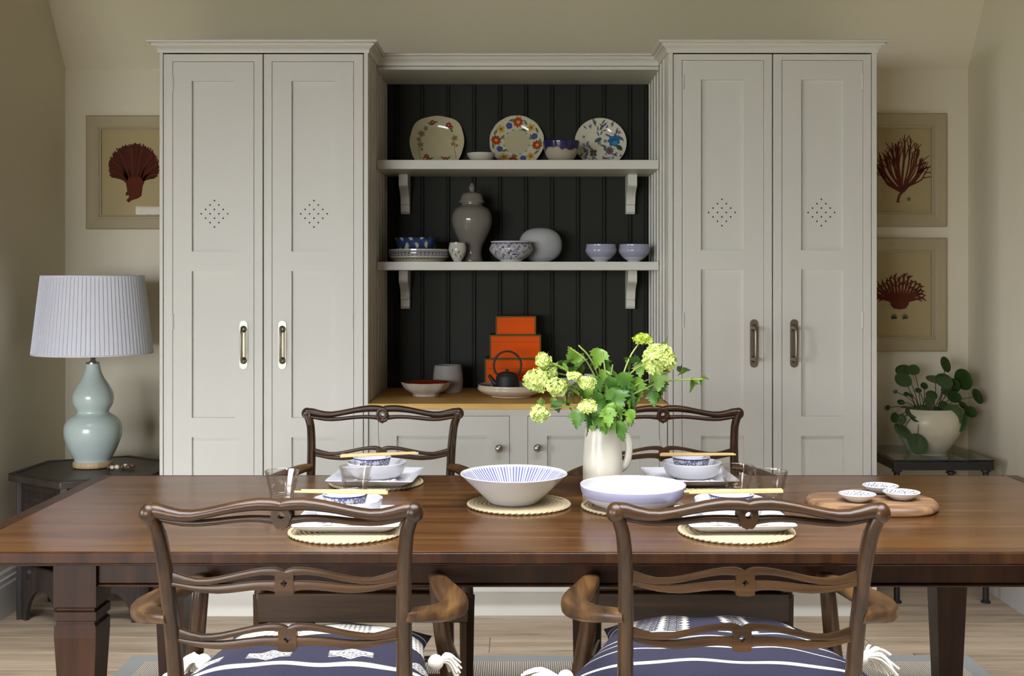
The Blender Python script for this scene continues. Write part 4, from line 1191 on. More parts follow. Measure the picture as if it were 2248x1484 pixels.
# ================================================================== LEFT SIDE TABLE, LAMP
TC = (-1.712, 4.80); TR = 0.333; ZH = 0.578; TA = math.radians(-4)
t = thing('hexagonal_side_table', 'dark carved hexagonal side table under the gourd lamp', 'side table', (TC[0], TC[1], 0))
ang = [TA + math.radians(30 + 60 * i) for i in range(6)]
hx = lambda R: [(R * math.cos(a), R * math.sin(a)) for a in ang]
MB().prism(hx(TR), 'z', ZH - 0.030, ZH - 0.002).build('tabletop', 'carvedtop', t, bevel=0.004)
MB().ring(hx(TR), hx(TR - 0.030), 'z', ZH - 0.0018, ZH + 0.0005).build('raised_edge', 'carved', t, bevel=0.001)
for i in range(6):
    a0, a1 = ang[i], ang[(i + 1) % 6]
    p0 = Vector((0.285 * math.cos(a0), 0.285 * math.sin(a0), 0)); p1 = Vector((0.285 * math.cos(a1), 0.285 * math.sin(a1), 0))
    L_ = (p1 - p0).length; mid = (p0 + p1) / 2; th = math.atan2((p1 - p0).y, (p1 - p0).x)
    # side panel with an ogee arch at the foot and another near the top
    def arch(w, z0, z1, n=9):
        pts = []
        for k in range(n + 1):
            q = k / n
            pts.append((-w / 2 + w / 2 * (q ** 1.5), z0 + (z1 - z0) * (math.sin(q * PI / 2) ** 0.8)))
        return pts + [(-x, z) for x, z in reversed(pts[:-1])]
    Hh = L_ / 2 - 0.001
    lower = arch(L_ - 0.085, 0.0, 0.130)
    panel = [(-Hh, 0.0)] + lower + [(Hh, 0.0), (Hh, 0.215), (-Hh, 0.215)]
    mb = MB().prism(panel, 'y', -0.008, 0.008)
    upper = arch(L_ - 0.085, 0.30, 0.455)
    up_ = [(-Hh, 0.30)] + upper + [(Hh, 0.30), (Hh, ZH - 0.031), (-Hh, ZH - 0.031)]
    mb.prism(up_, 'y', -0.008, 0.008)
    for s in (-1, 1): mb.box(min(s * Hh, s * (Hh - 0.045)), max(s * Hh, s * (Hh - 0.045)), -0.0075, 0.0075, 0.21, 0.31)
    Mx = Matrix.Translation(mid) @ Matrix.Rotation(th, 4, 'Z')
    mb.xform(Mx); pn = mb.build('side_panel', 'carved', t, smooth=0)
    cv = MB()
    for s in (-1, 1):
        for q in range(4):
            cv.torus((s * (Hh - 0.048), 0.0085, 0.19 - 0.0), 0.006 + 0.007 * q, 0.0018, 'y', 20, 5)
    for zz in (0.207, 0.315, 0.47, 0.53):
        cv.box(-Hh + 0.012, Hh - 0.012, -0.0105, -0.008, zz - 0.003, zz + 0.003)
    for q in range(14):
        cv.box(-Hh + 0.02 + q * (2 * Hh - 0.04) / 14, -Hh + 0.02 + (q + 0.55) * (2 * Hh - 0.04) / 14, -0.0102, -0.008, 0.490, 0.515)
    for s in (-1, 1):
        for q in range(4):
            cv.torus((s * (Hh - 0.048), -0.0085, 0.19), 0.006 + 0.007 * q, 0.0018, 'y', 20, 5)
    cv.xform(Mx); cv.build('carving', 'carved', pn, smooth=40, kind='stuff')
    MB().box(-0.014, 0.014, -0.014, 0.014, 0, ZH - 0.031).build('post', 'carved', t, loc=(0.288 * math.cos(a0), 0.288 * math.sin(a0), 0), rot=(0, 0, a0), bevel=0.002)

LXC, LYC = PX(204, 4.83), 4.83
t = thing('table_lamp', 'celadon double-gourd lamp with a pleated grey shade', 'lamp', (LXC, LYC, ZH + 0.0012))
k = 4.83 / F
MB().lathe([(0.0001, 0), (0.0765, 0), (0.078, 0.0015), (0.078, 0.021), (0.0765, 0.0225), (0.0001, 0.0225)], 48).build('base', 'palewood', t, smooth=50)
zb = lambda py: (1018.0 - py) * k + 0.0040
gp = [(36, 1011.5), (38, 1008), (41, 1000), (51, 980), (59, 958), (61, 940), (58, 925), (48, 912), (36, 904), (33.5, 899), (36, 894), (42, 882), (43.5, 868), (41, 856), (33, 841), (24, 827), (17.5, 812), (14.5, 798), (14, 795)]
prof = [(0.0001, zb(1011.5))] + smoothprof([(r * k, zb(y)) for r, y in gp], 5) + [(0.0001, zb(795))]
MB().lathe(prof, 64).build('gourd_body', 'celadon', t, smooth=70)
MB().lathe([(0.0001, zb(795.2)), (0.0275, zb(795.2)), (0.0275, zb(792)), (0.012, zb(790)), (0.0105, zb(789)), (0.0105, zb(760)), (0.0001, zb(760))], 28).build('stem', 'chrome', t, smooth=40)
# pleated shade: knife pleats
mb = MB(); np_ = 84; n = np_ * 4; z0, z1 = zb(771), zb(604); r0, r1 = 0.2345, 0.1985
vs = []; fs = []
rows = 3
for j in range(rows):
    q = j / (rows - 1)
    for side in (0, 1):
        for i in range(n):
            ph = (i % 4); a = 2 * PI * (i + (1.15 if ph == 3 else 0)) / n
            bump = (0.0, 0.0012, 0.0026, 0.0038)[ph]
            r = r0 + (r1 - r0) * q + bump - (0.005 if side else 0)
            vs.append((r * math.cos(a), r * math.sin(a), z0 + (z1 - z0) * q))
for j in range(rows - 1):
    for i in range(n):
        a, b = j * 2 * n, (j + 1) * 2 * n
        fs.append((a + i, a + (i + 1) % n, b + (i + 1) % n, b + i))
        fs.append((a + n + i, b + n + i, b + n + (i + 1) % n, a + n + (i + 1) % n))
for i in range(n):
    fs.append((i, n + i, n + (i + 1) % n, (i + 1) % n)); b = (rows - 1) * 2 * n
    fs.append((b + i, b + (i + 1) % n, b + n + (i + 1) % n, b + n + i))
sh = mb.add(vs, fs).build('shade', 'shade', t, smooth=30)
b = MB().torus((0, 0, z0 - 0.001), r0 + 0.001, 0.0040, 'z', 64, 8); b.torus((0, 0, z1 + 0.001), r1 + 0.001, 0.0040, 'z', 64, 8)
b.build('shade_trim', 'shade', sh, smooth=60)
b = MB()
for i in range(3):
    a = 2 * PI * i / 3 + 0.5
    b.tube([(0, 0, zb(770)), (r0 * 0.97 * math.cos(a), r0 * 0.97 * math.sin(a), zb(769))], 0.002, 6)
b.build('shade_spider', 'chrome', t)

# little string of shells beside the lamp
t = thing('shell_string', 'short string of cream and brown shells beside the lamp', 'shells', (PX(268, 4.78), 4.77, ZH + 0.0006))
rr = random.Random(5)
for i, (dx, dy, r, mt) in enumerate(((-0.046, -0.012, 0.009, 'shell2'), (-0.030, -0.020, 0.010, 'shell'), (-0.012, -0.016, 0.011, 'shell'), (0.004, -0.008, 0.010, 'shell2'), (0.016, 0.004, 0.0115, 'shell'), (0.030, -0.010, 0.010, 'shell2'), (0.040, 0.006, 0.0115, 'shell2'), (0.004, 0.012, 0.009, 'shell'))):
    b = MB().sphere((0, 0, 0), r, 12, 8, (1.3, 0.9, 0.85)); b.torus((0, 0, r * 0.2), r * 0.7, r * 0.22, 'z', 14, 6, 1.3, 0.9)
    b.build('shell', mt, t, loc=(dx, dy, r * 0.86), rot=(0, 0, rr.uniform(0, 3)), smooth=60)
MB().tube(smoothprof([(-0.046, -0.012, 0.006), (-0.012, -0.016, 0.006), (0.016, 0.004, 0.006), (0.040, 0.006, 0.006)], 4), 0.0012, 5).build('thread', 'shell2', t)

# ================================================================== RIGHT SIDE TABLE, PLANT
t = thing('glass_side_table', 'black metal side table with a glass top in the corner', 'side table', (0, 0, 0))
GX0, GX1, GY0, GY1 = 1.556, 1.972, 4.885, 5.325
ZG = PZ(1010, 4.885)
MB().box(GX0, GX1, GY0, GY1, ZG - 0.008, ZG).build('glass_top', 'tableglass', t, bevel=0.001)
bh = 0.034; bwd = 0.022
for a, b, c, d in ((GX0, GX1, GY0, GY0 + bwd), (GX0, GX1, GY1 - bwd, GY1), (GX0, GX0 + bwd, GY0 + bwd, GY1 - bwd), (GX1 - bwd, GX1, GY0 + bwd, GY1 - bwd)):
    MB().box(a, b, c, d, ZG - 0.0085 - bh, ZG - 0.0083).build('frame_rail', 'black', t, bevel=0.001)
MB().box((GX0 + GX1) / 2 - 0.011, (GX0 + GX1) / 2 + 0.011, GY0 + bwd, GY1 - bwd, ZG - 0.0085 - 0.02, ZG - 0.0085).build('cross_bar', 'black', t)
zb_ = ZG - 0.0086 - bh
for X_ in (GX0 + 0.020, GX1 - 0.026):
    for Y_ in (GY0 + 0.022, GY1 - 0.022):
        b = MB().lathe([(0.0001, 0), (0.020, 0), (0.020, 0.006), (0.0125, 0.012), (0.0125, zb_ - 0.012), (0.020, zb_ - 0.008), (0.020, zb_), (0.0001, zb_)], 20)
        b.build('leg', 'black', t, loc=(X_, Y_, 0), smooth=40)
b = MB().lathe([(0.0001, 0), (0.020, 0), (0.020, 0.008), (0.008, 0.010), (0.008, 0.016), (0.0001, 0.016)], 20).build('levelling_foot', 'black', t, loc=(PX(2088, GY0 + 0.02), GY0 + 0.022, zb_ - 0.0155), smooth=40)

PC = Vector((PX(2037, 5.09), 5.09, ZG + 0.0006)); kp = 5.09 / F
t = thing('potted_plant', 'round-leaved plant in a rounded cream pot on the glass table', 'plant', PC)
pp = smoothprof([(0.0001, 0.0), (36 * kp, 0.0), (40 * kp, 0.004), (56 * kp, 25 * kp), (68 * kp, 48 * kp), (72 * kp, 66 * kp), (70 * kp, 82 * kp), (62 * kp, 97 * kp), (59.5 * kp, 98.5 * kp), (57.5 * kp, 97 * kp), (63 * kp, 82 * kp), (62 * kp, 60 * kp), (0.0001, 58 * kp)], 5)
MB().lathe(pp, 56).build('pot', 'potwhite', t, smooth=70)
MB().lathe([(0.0001, 84 * kp), (58 * kp, 82 * kp), (60 * kp, 80 * kp), (0.0001, 70 * kp)], 28).build('soil', 'soil', t)
# leaves: photo centre (x, y), size across, height, tilt of the long axis, depth offset
PL = [(1984, 813, 34, 20, 14, .02), (2006, 812, 24, 20, 20, .0), (1983, 834, 36, 28, -5, -.03), (2054, 833, 40, 14, -4, .03), (2073, 836, 38, 28, -8, -.02), (2094, 846, 18, 30, 20, .01),
      (2115, 833, 21, 46, 14, .0), (2146, 870, 8, 34, 20, .01), (2076, 800, 8, 34, 14, .02), (2077, 856, 22, 22, 0, .0), (2095, 871, 20, 30, 38, -.02), (2131, 904, 19, 26, 32, .0),
      (2091, 912, 46, 46, 10, -.10), (2108, 927, 22, 40, -20, -.08), (2005, 906, 34, 20, 0, -.08), (2011, 917, 24, 16, 0, -.10), (1978, 921, 22, 22, 0, -.10), (1964, 917, 10, 22, -8, -.09),
      (1981, 946, 40, 24, -28, -.12), (2039, 933, 25, 25, 0, -.125), (2013, 975, 46, 40, -6, -.15), (1978, 883, 16, 10, 4, -.02), (1949, 895, 9, 11, -20, .0), (1966, 860, 8, 9, -30, .01), (1990, 865, 12, 8, 10, .0), (2016, 857, 14, 9, 10, .0),
      (2029, 847, 11, 16, 30, .01), (2045, 868, 24, 18, 6, -.02), (2040, 881, 22, 18, 0, -.04), (2070, 889, 20, 14, 25, -.04), (2000, 868, 11, 7, -8, -.01), (2115, 890, 8, 22, 40, -.01), (2027, 897, 20, 14, 6, -.05), (2062, 900, 22, 12, -10, -.05)]
rr = random.Random(9)
for (px_, py_, w, h_, tl, dd) in PL:
    d = 5.09 + dd
    c = P(px_, py_, d) - PC
    Rl = max(w, h_) * d / F / 2 * 1.1; flatr = min(w, h_) / max(w, h_)
    # a near-round shallow dish, turned so that it shows the photo's foreshortening
    n = 18; vs = [(0, 0, -0.06 * Rl)]; fs = []
    for j, q in enumerate((0.45, 0.85, 1.0)):
        for i in range(n):
            a = 2 * PI * i / n
            notch = 1 - 0.06 * math.exp(-((math.atan2(math.sin(a + PI / 2), math.cos(a + PI / 2))) / 0.3) ** 2)
            vs.append((Rl * q * math.cos(a) * 0.97, Rl * q * math.sin(a) * notch, Rl * (0.10 * q * q - 0.16 * max(0, q - 0.8) / 0.2 * 0.6) + rr.uniform(-.01, .01) * Rl))
    for i in range(n): fs.append((0, 1 + i, 1 + (i + 1) % n))
    for j in range(2):
        for i in range(n): fs.append((1 + j * n + i, 1 + (j + 1) * n + i, 1 + (j + 1) * n + (i + 1) % n, 1 + j * n + (i + 1) % n))
    al = math.asin(max(0.08, min(1, flatr)))
    ax = tl if w >= h_ else tl + 90
    m4 = Matrix.Rotation(math.radians(-ax), 4, 'Y') @ Matrix.Rotation(al if py_ < 900 else al, 4, 'X')
    lf = MB().add(vs, fs); lf.xform(m4)
    lo = lf.build('leaf', 'pilea', t, loc=c, smooth=80)
    root = Vector((rr.uniform(-0.02, 0.02) + (0.03 if px_ > 2050 else -0.03), rr.uniform(-0.03, 0.0), 84 * kp))
    mid = (root + c) / 2 + Vector((0, -0.01, 0.02 + 0.06 * max(0, (root.z - c.z) / 0.15)))
    MB().tube(smoothprof([tuple(root - c), tuple(mid - c), (0, 0.001, 0)], 5), 0.0017, 5).build('leaf_stalk', 'pileastem', lo, smooth=60)

# ================================================================== FRAMED PRINTS
def branch_strip(mb, pts, ws, y):
    vs = []; fs = []
    for i, (x, z) in enumerate(pts):
        a = pts[max(0, i - 1)]; b = pts[min(len(pts) - 1, i + 1)]
        dx, dz = b[0] - a[0], b[1] - a[1]; L_ = math.hypot(dx, dz) or 1
        nx, nz = -dz / L_, dx / L_
        vs += [(x + nx * ws[i], y, z + nz * ws[i]), (x - nx * ws[i], y, z - nz * ws[i])]
    for i in range(len(pts) - 1): fs.append((2 * i, 2 * i + 1, 2 * i + 3, 2 * i + 2))
    mb.add(vs, fs)
def frame_print(label, x0, x1, zt, zb, art):
    y = YW - 0.0006
    cx_, cz_ = (x0 + x1) / 2, (zt + zb) / 2
    t = thing('framed_print', label, 'picture', (cx_, y, cz_), group='framed coral prints')
    w, h = (x1 - x0) / 2, (zt - zb) / 2; fw = 0.066
    # mitred mouldings, four pieces
    prof = [(0, 0), (0, -0.022), (0.006, -0.026), (0.040, -0.024), (0.050, -0.020), (0.056, -0.021), (0.061, -0.016), (fw, -0.015), (fw, 0)]
    cs = [(-w, -h), (w, -h), (w, h), (-w, h)]
    sg = [(1, 1), (-1, 1), (-1, -1), (1, -1)]
    for k in range(4):
        a, b = cs[k], cs[(k + 1) % 4]; sa_, sb_ = sg[k], sg[(k + 1) % 4]
        n = len(prof); vs = []
        for (o_, yy) in prof: vs.append((a[0] + sa_[0] * o_, yy, a[1] + sa_[1] * o_))
        for (o_, yy) in prof: vs.append((b[0] + sb_[0] * o_, yy, b[1] + sb_[1] * o_))
        fs = [tuple(range(n)), tuple(range(n, 2 * n))[::-1]] + [(i, (i + 1) % n, n + (i + 1) % n, n + i) for i in range(n)]
        MB().add(vs, fs).build('moulding', 'frame', t, smooth=20)
    iw, ih = w - fw + 0.001, h - fw + 0.001
    pp_ = MB().box(-iw, iw, -0.006, -0.001, -ih, ih).build('paper', 'paper', t)
    art(pp_, -0.0064)
    MB().box(-iw, iw, -0.0110, -0.0095, -ih, ih).build('glass_pane', 'artglass', t)
def art_fan(par, y):
    r = random.Random(2); kk = 5.35 / F
    mb = MB(); m2 = MB()
    base = (-0.012, -0.13)
    # fan of overlapping fronds
    for i in range(120):
        q = r.random(); a = math.radians(200 - 222 * (i + r.random()) / 120)
        Rr = 0.100 + 0.012 * r.random() + 0.02 * max(0, math.sin(a))
        c = (0.0, 0.012)
        end = (c[0] + Rr * 1.02 * math.cos(a), c[1] + Rr * 0.92 * math.sin(a))
        st = (0.004 + 0.022 * math.cos(a), -0.072 + 0.02 * r.random())
        md = ((st[0] + end[0]) / 2 - 0.012 * math.cos(a), (st[1] + end[1]) / 2 + 0.010)
        pts = smoothprof([st, md, end], 6); n = len(pts)
        ws = [0.0030 + 0.0022 * j / n for j in range(n)]; ws[-1] = 0.0018
        (branch_strip if True else None)(mb if i % 3 else m2, pts, ws, y - 0.0001 * (i % 5))
        if i % 3 == 0:
            e = pts[-1]; mb.add([(e[0] + 0.004 * math.cos(2 * PI * k / 8), y - 0.0006, e[1] + 0.004 * math.sin(2 * PI * k / 8)) for k in range(8)], [tuple(range(8))])
    trunk = [(-0.036, -0.048), (-0.030, -0.085), (-0.036, -0.090), (-0.038, -0.106), (-0.024, -0.102), (-0.022, -0.112), (-0.034, -0.125), (-0.024, -0.137), (-0.010, -0.126), (0.018, -0.118), (0.034, -0.106), (0.040, -0.060), (0.048, -0.046), (0.03, -0.02), (-0.02, -0.02)]
    m2.add([(x, y - 0.0007, z) for x, z in trunk], [tuple(range(len(trunk)))])
    mb.build('coral_print', 'coral2', par, smooth=0); m2.build('coral_print_paler', 'coral', par, smooth=0)  # second mesh: every third frond and the trunk, in the paler ink
def art_branch(par, y):
    r = random.Random(11); mb = MB()
    root = (-0.006, -0.140)
    branch_strip(mb, smoothprof([root, (0.000, -0.115), (0.012, -0.10), (0.016, -0.085)], 4), [0.0055] * 13, y)
    mb.add([(root[0] + 0.009 * math.cos(a), y, root[1] - 0.003 + 0.004 * math.sin(a)) for a in [2 * PI * k / 10 for k in range(10)]], [tuple(range(10))])
    for i in range(30):
        a = math.radians(152 - 128 * (i + 0.5) / 30 + r.uniform(-3, 3))
        Ln = (0.165 + 0.045 * math.sin(a) ** 2) * r.uniform(0.84, 1.08)
        s0 = (0.012 + r.uniform(-0.008, 0.008), -0.092 + r.uniform(-0.008, 0.012))
        e = (s0[0] + Ln * 0.70 * math.cos(a) + r.uniform(-.006, .006), s0[1] + Ln * 1.12 * math.sin(a))
        m = ((s0[0] + e[0]) / 2 + 0.014 * math.cos(a) * 1.6, (s0[1] + e[1]) / 2 - 0.012)
        m2_ = (m[0] * 0.4 + e[0] * 0.6 + r.uniform(-.004, .004), m[1] * 0.4 + e[1] * 0.6)
        pts = smoothprof([s0, m, m2_, e], 6); n = len(pts)
        branch_strip(mb, pts, [0.0040 - 0.0020 * j / n for j in range(n)], y - 0.0001 * (i % 6))
        for f in (0.45, 0.68):
            p = pts[int(n * f)]; sd = r.choice((-1, 1)); b_ = a + sd * 0.35
            l2 = Ln * (1 - f) * r.uniform(0.7, 1.0)
            q = (p[0] + l2 * 0.8 * math.cos(b_), p[1] + l2 * math.sin(b_))
            branch_strip(mb, smoothprof([p, ((p[0] + q[0]) / 2 + 0.004 * sd, (p[1] + q[1]) / 2), q], 4), [0.0026 - 0.00012 * j for j in range(9)], y - 0.0007)
    mb.build('coral_print', 'coral', par, smooth=0)
    MB().add([(0.043 + 0.0085 * math.cos(2 * PI * k / 16), y, -0.131 + 0.0085 * math.sin(2 * PI * k / 16)) for k in range(16)], [tuple(range(16))]).build('section_print', 'inkgrey', par)
def art_stag(par, y):
    r = random.Random(21); mb = MB(); m2 = MB()
    for i in range(17):
        a = math.radians(186 - 192 * (i + 0.5) / 17)
        Ln = 0.098 + 0.016 * r.random()
        s0 = (0.034 * math.cos(a), -0.034 + 0.008 * r.random())
        e = (s0[0] + Ln * 0.74 * math.cos(a), s0[1] + 0.016 + Ln * 0.98 * math.sin(a))
        m = ((s0[0] + e[0]) / 2 + 0.004 * math.cos(a), (s0[1] + e[1]) / 2 + 0.002)
        pts = smoothprof([s0, m, e], 6); n = len(pts)
        branch_strip(mb, pts, [0.0070 - 0.0036 * j / n for j in range(n)], y - 0.0001 * (i % 6))
        for f, sd in ((0.50, 1), (0.62, -1), (0.78, 1), (0.88, -1)):
            p = pts[int((n - 1) * f)]; b_ = a + sd * 0.55
            q = (p[0] + 0.024 * math.cos(b_), p[1] + 0.024 * math.sin(b_))
            branch_strip(mb, [p, ((p[0] + q[0]) / 2, (p[1] + q[1]) / 2), q], [0.0032, 0.0030, 0.0018], y - 0.0007)
    bl = [(-0.046, -0.024), (-0.038, -0.050), (-0.026, -0.062), (0.004, -0.068), (0.030, -0.062), (0.042, -0.045), (0.046, -0.024), (0.02, 0.0), (-0.02, 0.0)]
    mb.add([(x, y - 0.0008, z) for x, z in bl], [tuple(range(len(bl)))])
    mb.build('coral_print', 'coral', par, smooth=0)
    for cx_ in (-0.024, 0.026):
        for i in range(18):
            a = math.radians(210 - 240 * i / 18)
            branch_strip(m2, [(cx_, -0.108), (cx_ + 0.011 * math.cos(a), -0.106 + 0.012 * math.sin(a)), (cx_ + 0.015 * math.cos(a), -0.102 + 0.018 * math.sin(a))], [0.0012, 0.0013, 0.0005], y)
    m2.build('section_print', 'inkgrey', par, smooth=0)
dp = 5.335
frame_print('framed print of a dense fan-shaped coral on the wall by the lamp', PX(188, dp), PX(188, dp) + 0.425, PZ(253, dp), PZ(503, dp), art_fan)
xr = PX(2079, dp)
frame_print('framed print of a slender many-branched coral, the upper of the pair', xr - 0.42, xr, PZ(248, dp), PZ(498, dp), art_branch)
frame_print('framed print of a stubby red coral with two grey sections below', xr - 0.42, xr, PZ(522, dp), PZ(772, dp), art_stag)
# ================================================================== SHELF ITEMS
CREAM, WHITE = C3(206, 196, 158), C3(226, 222, 208)
def polar(th, r): return r * np.cos(th), r * np.sin(th)
def flower(c, x, y, fx, fy, R, col, ctr, k=8, depth=0.28):
    dx, dy = x - fx, y - fy
    d = np.hypot(dx, dy); a = np.arctan2(dy, dx)
    lim = R * (1 - depth * (0.5 + 0.5 * np.cos(k * a)))
    c = mixc(c, np.clip((lim - d) / 0.0012 + 0.5, 0, 1), col)
    return mixc(c, np.clip((R * 0.3 - d) / 0.001 + 0.5, 0, 1), ctr)
def leafp(c, x, y, fx, fy, L_, w, ang, col):
    dx, dy = x - fx, y - fy
    u = dx * math.cos(ang) + dy * math.sin(ang); v = -dx * math.sin(ang) + dy * math.cos(ang)
    m = 1 - (u / L_) ** 2
    return mixc(c, np.clip((w * np.clip(m, 0, 1) - np.abs(v)) / 0.0012 + 0.5, 0, 1) * (np.abs(u) < L_), col)
def stand_plate(name, label, px_, top_py, width_px, d, lean, fn, scallop, squash=1.0, n=200):
    """plate leaning back on the shelf, face to the room"""
    R = width_px * d / F / 2
    sm = dense([(0.0001, 0.0), (R * 0.52, 0.0), (R * 0.55, 0.002), (R * 0.62, 0.003), (R * 0.98, 0.016), (R, 0.0175), (R * 0.995, 0.0188), (R * 0.97, 0.0185)], 2)
    pr = sm + dense([(R * 0.97, 0.0185), (R * 0.66, 0.0075), (R * 0.60, 0.0045), (R * 0.56, 0.0040), (0.0001, 0.0040)], 22)[1:]
    n0 = len(sm)
    def col(th, t, r, z):
        i = np.arange(len(th)) // n
        face = i >= n0 - 2
        sc_ = np.array([scallop(a, 1) for a in (np.arange(n) * 2 * PI / n)])
        rr = r * np.tile(sc_, len(pr))
        x, y = polar(th, rr)
        c = fn(x, y, rr, th, R)
        c[~face] = WHITE
        return c
    mb, cols = lathe_cols(pr, n, col, scallop=scallop)
    # local: plate faces +z, decoration's up is +y ; turn to face -Y and lean back
    m4 = Matrix.Rotation(math.radians(90 - lean), 4, 'X')
    mb.xform(m4)
    zmin = min(p[2] for p in mb.v); 
    mb.xform(Matrix.Translation((0, 0, -zmin)))
    o = mb.build(name, 'ceramic', loc=(PX(px_, d), d, ZS1 + 0.0004), smooth=60, cols=cols)
    ymax = max(p[1] for p in mb.v)
    o.location.y = DB - 0.0062 - ymax
    return tag(o, label, 'plate', 'plates propped on the top shelf')
def pf1(x, y, r, th, R):
    c = np.tile(CREAM, (len(x), 1))
    nz = 0.5 + 0.5 * np.sin(x * 90) * np.sin(y * 70 + 1)
    c = mixc(c, 0.12 * nz, C3(170, 150, 110))
    for (fx, fy, q) in ((-0.070, 0.040, .020), (-0.082, 0.012, .014), (-0.074, -0.012, .018), (-0.068, -0.034, .010), (0.078, 0.018, .018), (0.072, -0.008, .013), (0.088, -0.018, .010), (-0.052, 0.066, .014)):
        c = flower(c, x, y, fx, fy, q * 0.85, C3(150, 128, 94), C3(120, 104, 78), 5)
    for sx_ in (-0.078, 0.082): c = mixc(c, ((np.abs(x - sx_ - 0.004 * np.sin(y * 60)) < 0.0016) & (y < -0.02) & (y > -0.085)) * 0.8, C3(120, 96, 50))
    for (fx, fy, q) in ((-0.046, -0.068, .012), (-0.036, -0.084, .012), (-0.016, -0.098, .011), (0.040, -0.084, .013), (-0.022, 0.092, .012), (0.050, 0.080, .014), (0.062, 0.070, .010), (-0.058, -0.080, .006), (0.028, -0.098, .008)):
        c = flower(c, x, y, fx, fy, q, C3(140, 44, 26), C3(214, 150, 110), 6)
    for (fx, fy, a) in ((-0.024, -0.080, .6), (0.026, -0.076, 2.4), (0.054, -0.078, .8), (-0.010, 0.094, 0.1), (0.064, 0.056, 2.2), (-0.034, 0.086, 2.6)):
        c = leafp(c, x, y, fx, fy, 0.012, 0.004, a, C3(74, 104, 60))
    return c
def pf2(x, y, r, th, R):
    c = np.tile(C3(214, 208, 180), (len(x), 1))
    c = mixc(c, (np.abs(r - R * 0.495) < 0.0011).astype(float), C3(96, 90, 78))
    c = mixc(c, (np.hypot(x, y) < R * 0.48).astype(float), C3(200, 192, 158))
    q = R * 0.76
    for i, a in enumerate((86, 176, -10, -100)):
        a = math.radians(a); c = flower(c, x, y, q * math.cos(a), q * math.sin(a), R * 0.20, C3(176, 66, 18), C3(214, 170, 90), 9, 0.22)
    for a in (114, 18, 204, 290):
        a = math.radians(a); c = flower(c, x, y, q * 0.90 * math.cos(a), q * 0.90 * math.sin(a), R * 0.125, C3(74, 82, 150), C3(96, 100, 160), 5, 0.15)
    for a in (140, 46, 232, -48):
        a = math.radians(a); c = flower(c, x, y, q * math.cos(a), q * math.sin(a), R * 0.16, C3(206, 168, 70), C3(176, 80, 40), 5, 0.35)
    for a, rr_, an in ((102, .90, 190), (66, .86, 120), (30, .92, 110), (0, .92, 100), (192, .95, 280), (216, .60, 20), (246, .95, 330), (262, .58, 0), (-30, .90, 40), (-66, .90, 20), (156, .92, 60), (160, .6, 50), (60, .58, 160), (20, .60, 100)):
        a = math.radians(a); c = leafp(c, x, y, R * rr_ * 0.93 * math.cos(a), R * rr_ * 0.93 * math.sin(a), R * 0.13, R * 0.045, math.radians(an), C3(98, 122, 70))
    c = mixc(c, ((r > R * 0.965) & (np.sin(th * 70) > 0.4)) * 0.6, C3(110, 106, 120))
    return c
rpf = random.Random(31)
PF3 = [(rpf.uniform(-1, 1), rpf.uniform(-1, 1), rpf.uniform(.05, .10), rpf.uniform(0, 6), rpf.random()) for _ in range(120)]
def pf3(x, y, r, th, R):
    c = np.tile(C3(218, 212, 188), (len(x), 1))
    for (fx, fy, s, a, k) in PF3:
        if fx * fx + fy * fy > 0.94: continue
        if fx < -0.1 and 0.0 < fy < 0.6 and k > 0.25: continue
        col = C3(82, 84, 128) if k < 0.6 else (C3(78, 92, 92) if k < 0.85 else C3(96, 74, 92))
        if k < 0.35: c = flower(c, x, y, fx * R, fy * R, s * R * 0.85, col, C3(150, 146, 170), 5, 0.5)
        else: c = leafp(c, x, y, fx * R, fy * R, s * R * 1.5, s * R * 0.42, a, col)
    c = flower(c, x, y, 0.52 * R, 0.10 * R, 0.25 * R, C3(44, 106, 152), C3(36, 84, 130), 7, 0.2)
    c = flower(c, x, y, 0.55 * R, 0.02 * R, 0.10 * R, C3(80, 150, 186), C3(44, 106, 152), 5, 0.3)
    c = leafp(c, x, y, 0.72 * R, -0.20 * R, 0.17 * R, 0.09 * R, -0.9, C3(52, 78, 78))
    c = flower(c, x, y, 0.34 * R, -0.30 * R, 0.17 * R, C3(112, 92, 120), C3(92, 84, 40), 9, 0.2)
    c = leafp(c, x, y, -0.08 * R, 0.14 * R, 0.16 * R, 0.09 * R, 0.5, C3(70, 88, 96))
    c = flower(c, x, y, -0.28 * R, -0.40 * R, 0.17 * R, C3(70, 84, 70), C3(150, 92, 64), 4, 0.4)
    return c
stand_plate('plate', 'squarish cream plate with red flowers and brown trees', 957.5, 250, 124, 5.22, 16, pf1,
            lambda a, r: 1.0 - 0.035 * math.cos(4 * a) + 0.012 * math.cos(8 * a) + (0.012 * math.cos(24 * a) if False else 0))
stand_plate('plate', 'scalloped plate ringed with orange, blue and yellow flowers', 1134.5, 245, 121, 5.22, 14, pf2,
            lambda a, r: 1.0 + 0.014 * abs(math.sin(6 * a)) - 0.007)
stand_plate('plate', 'round plate with blue-violet flowers and a turquoise rose', 1320.5, 250, 115, 5.22, 14, pf3, lambda a, r: 1.0)

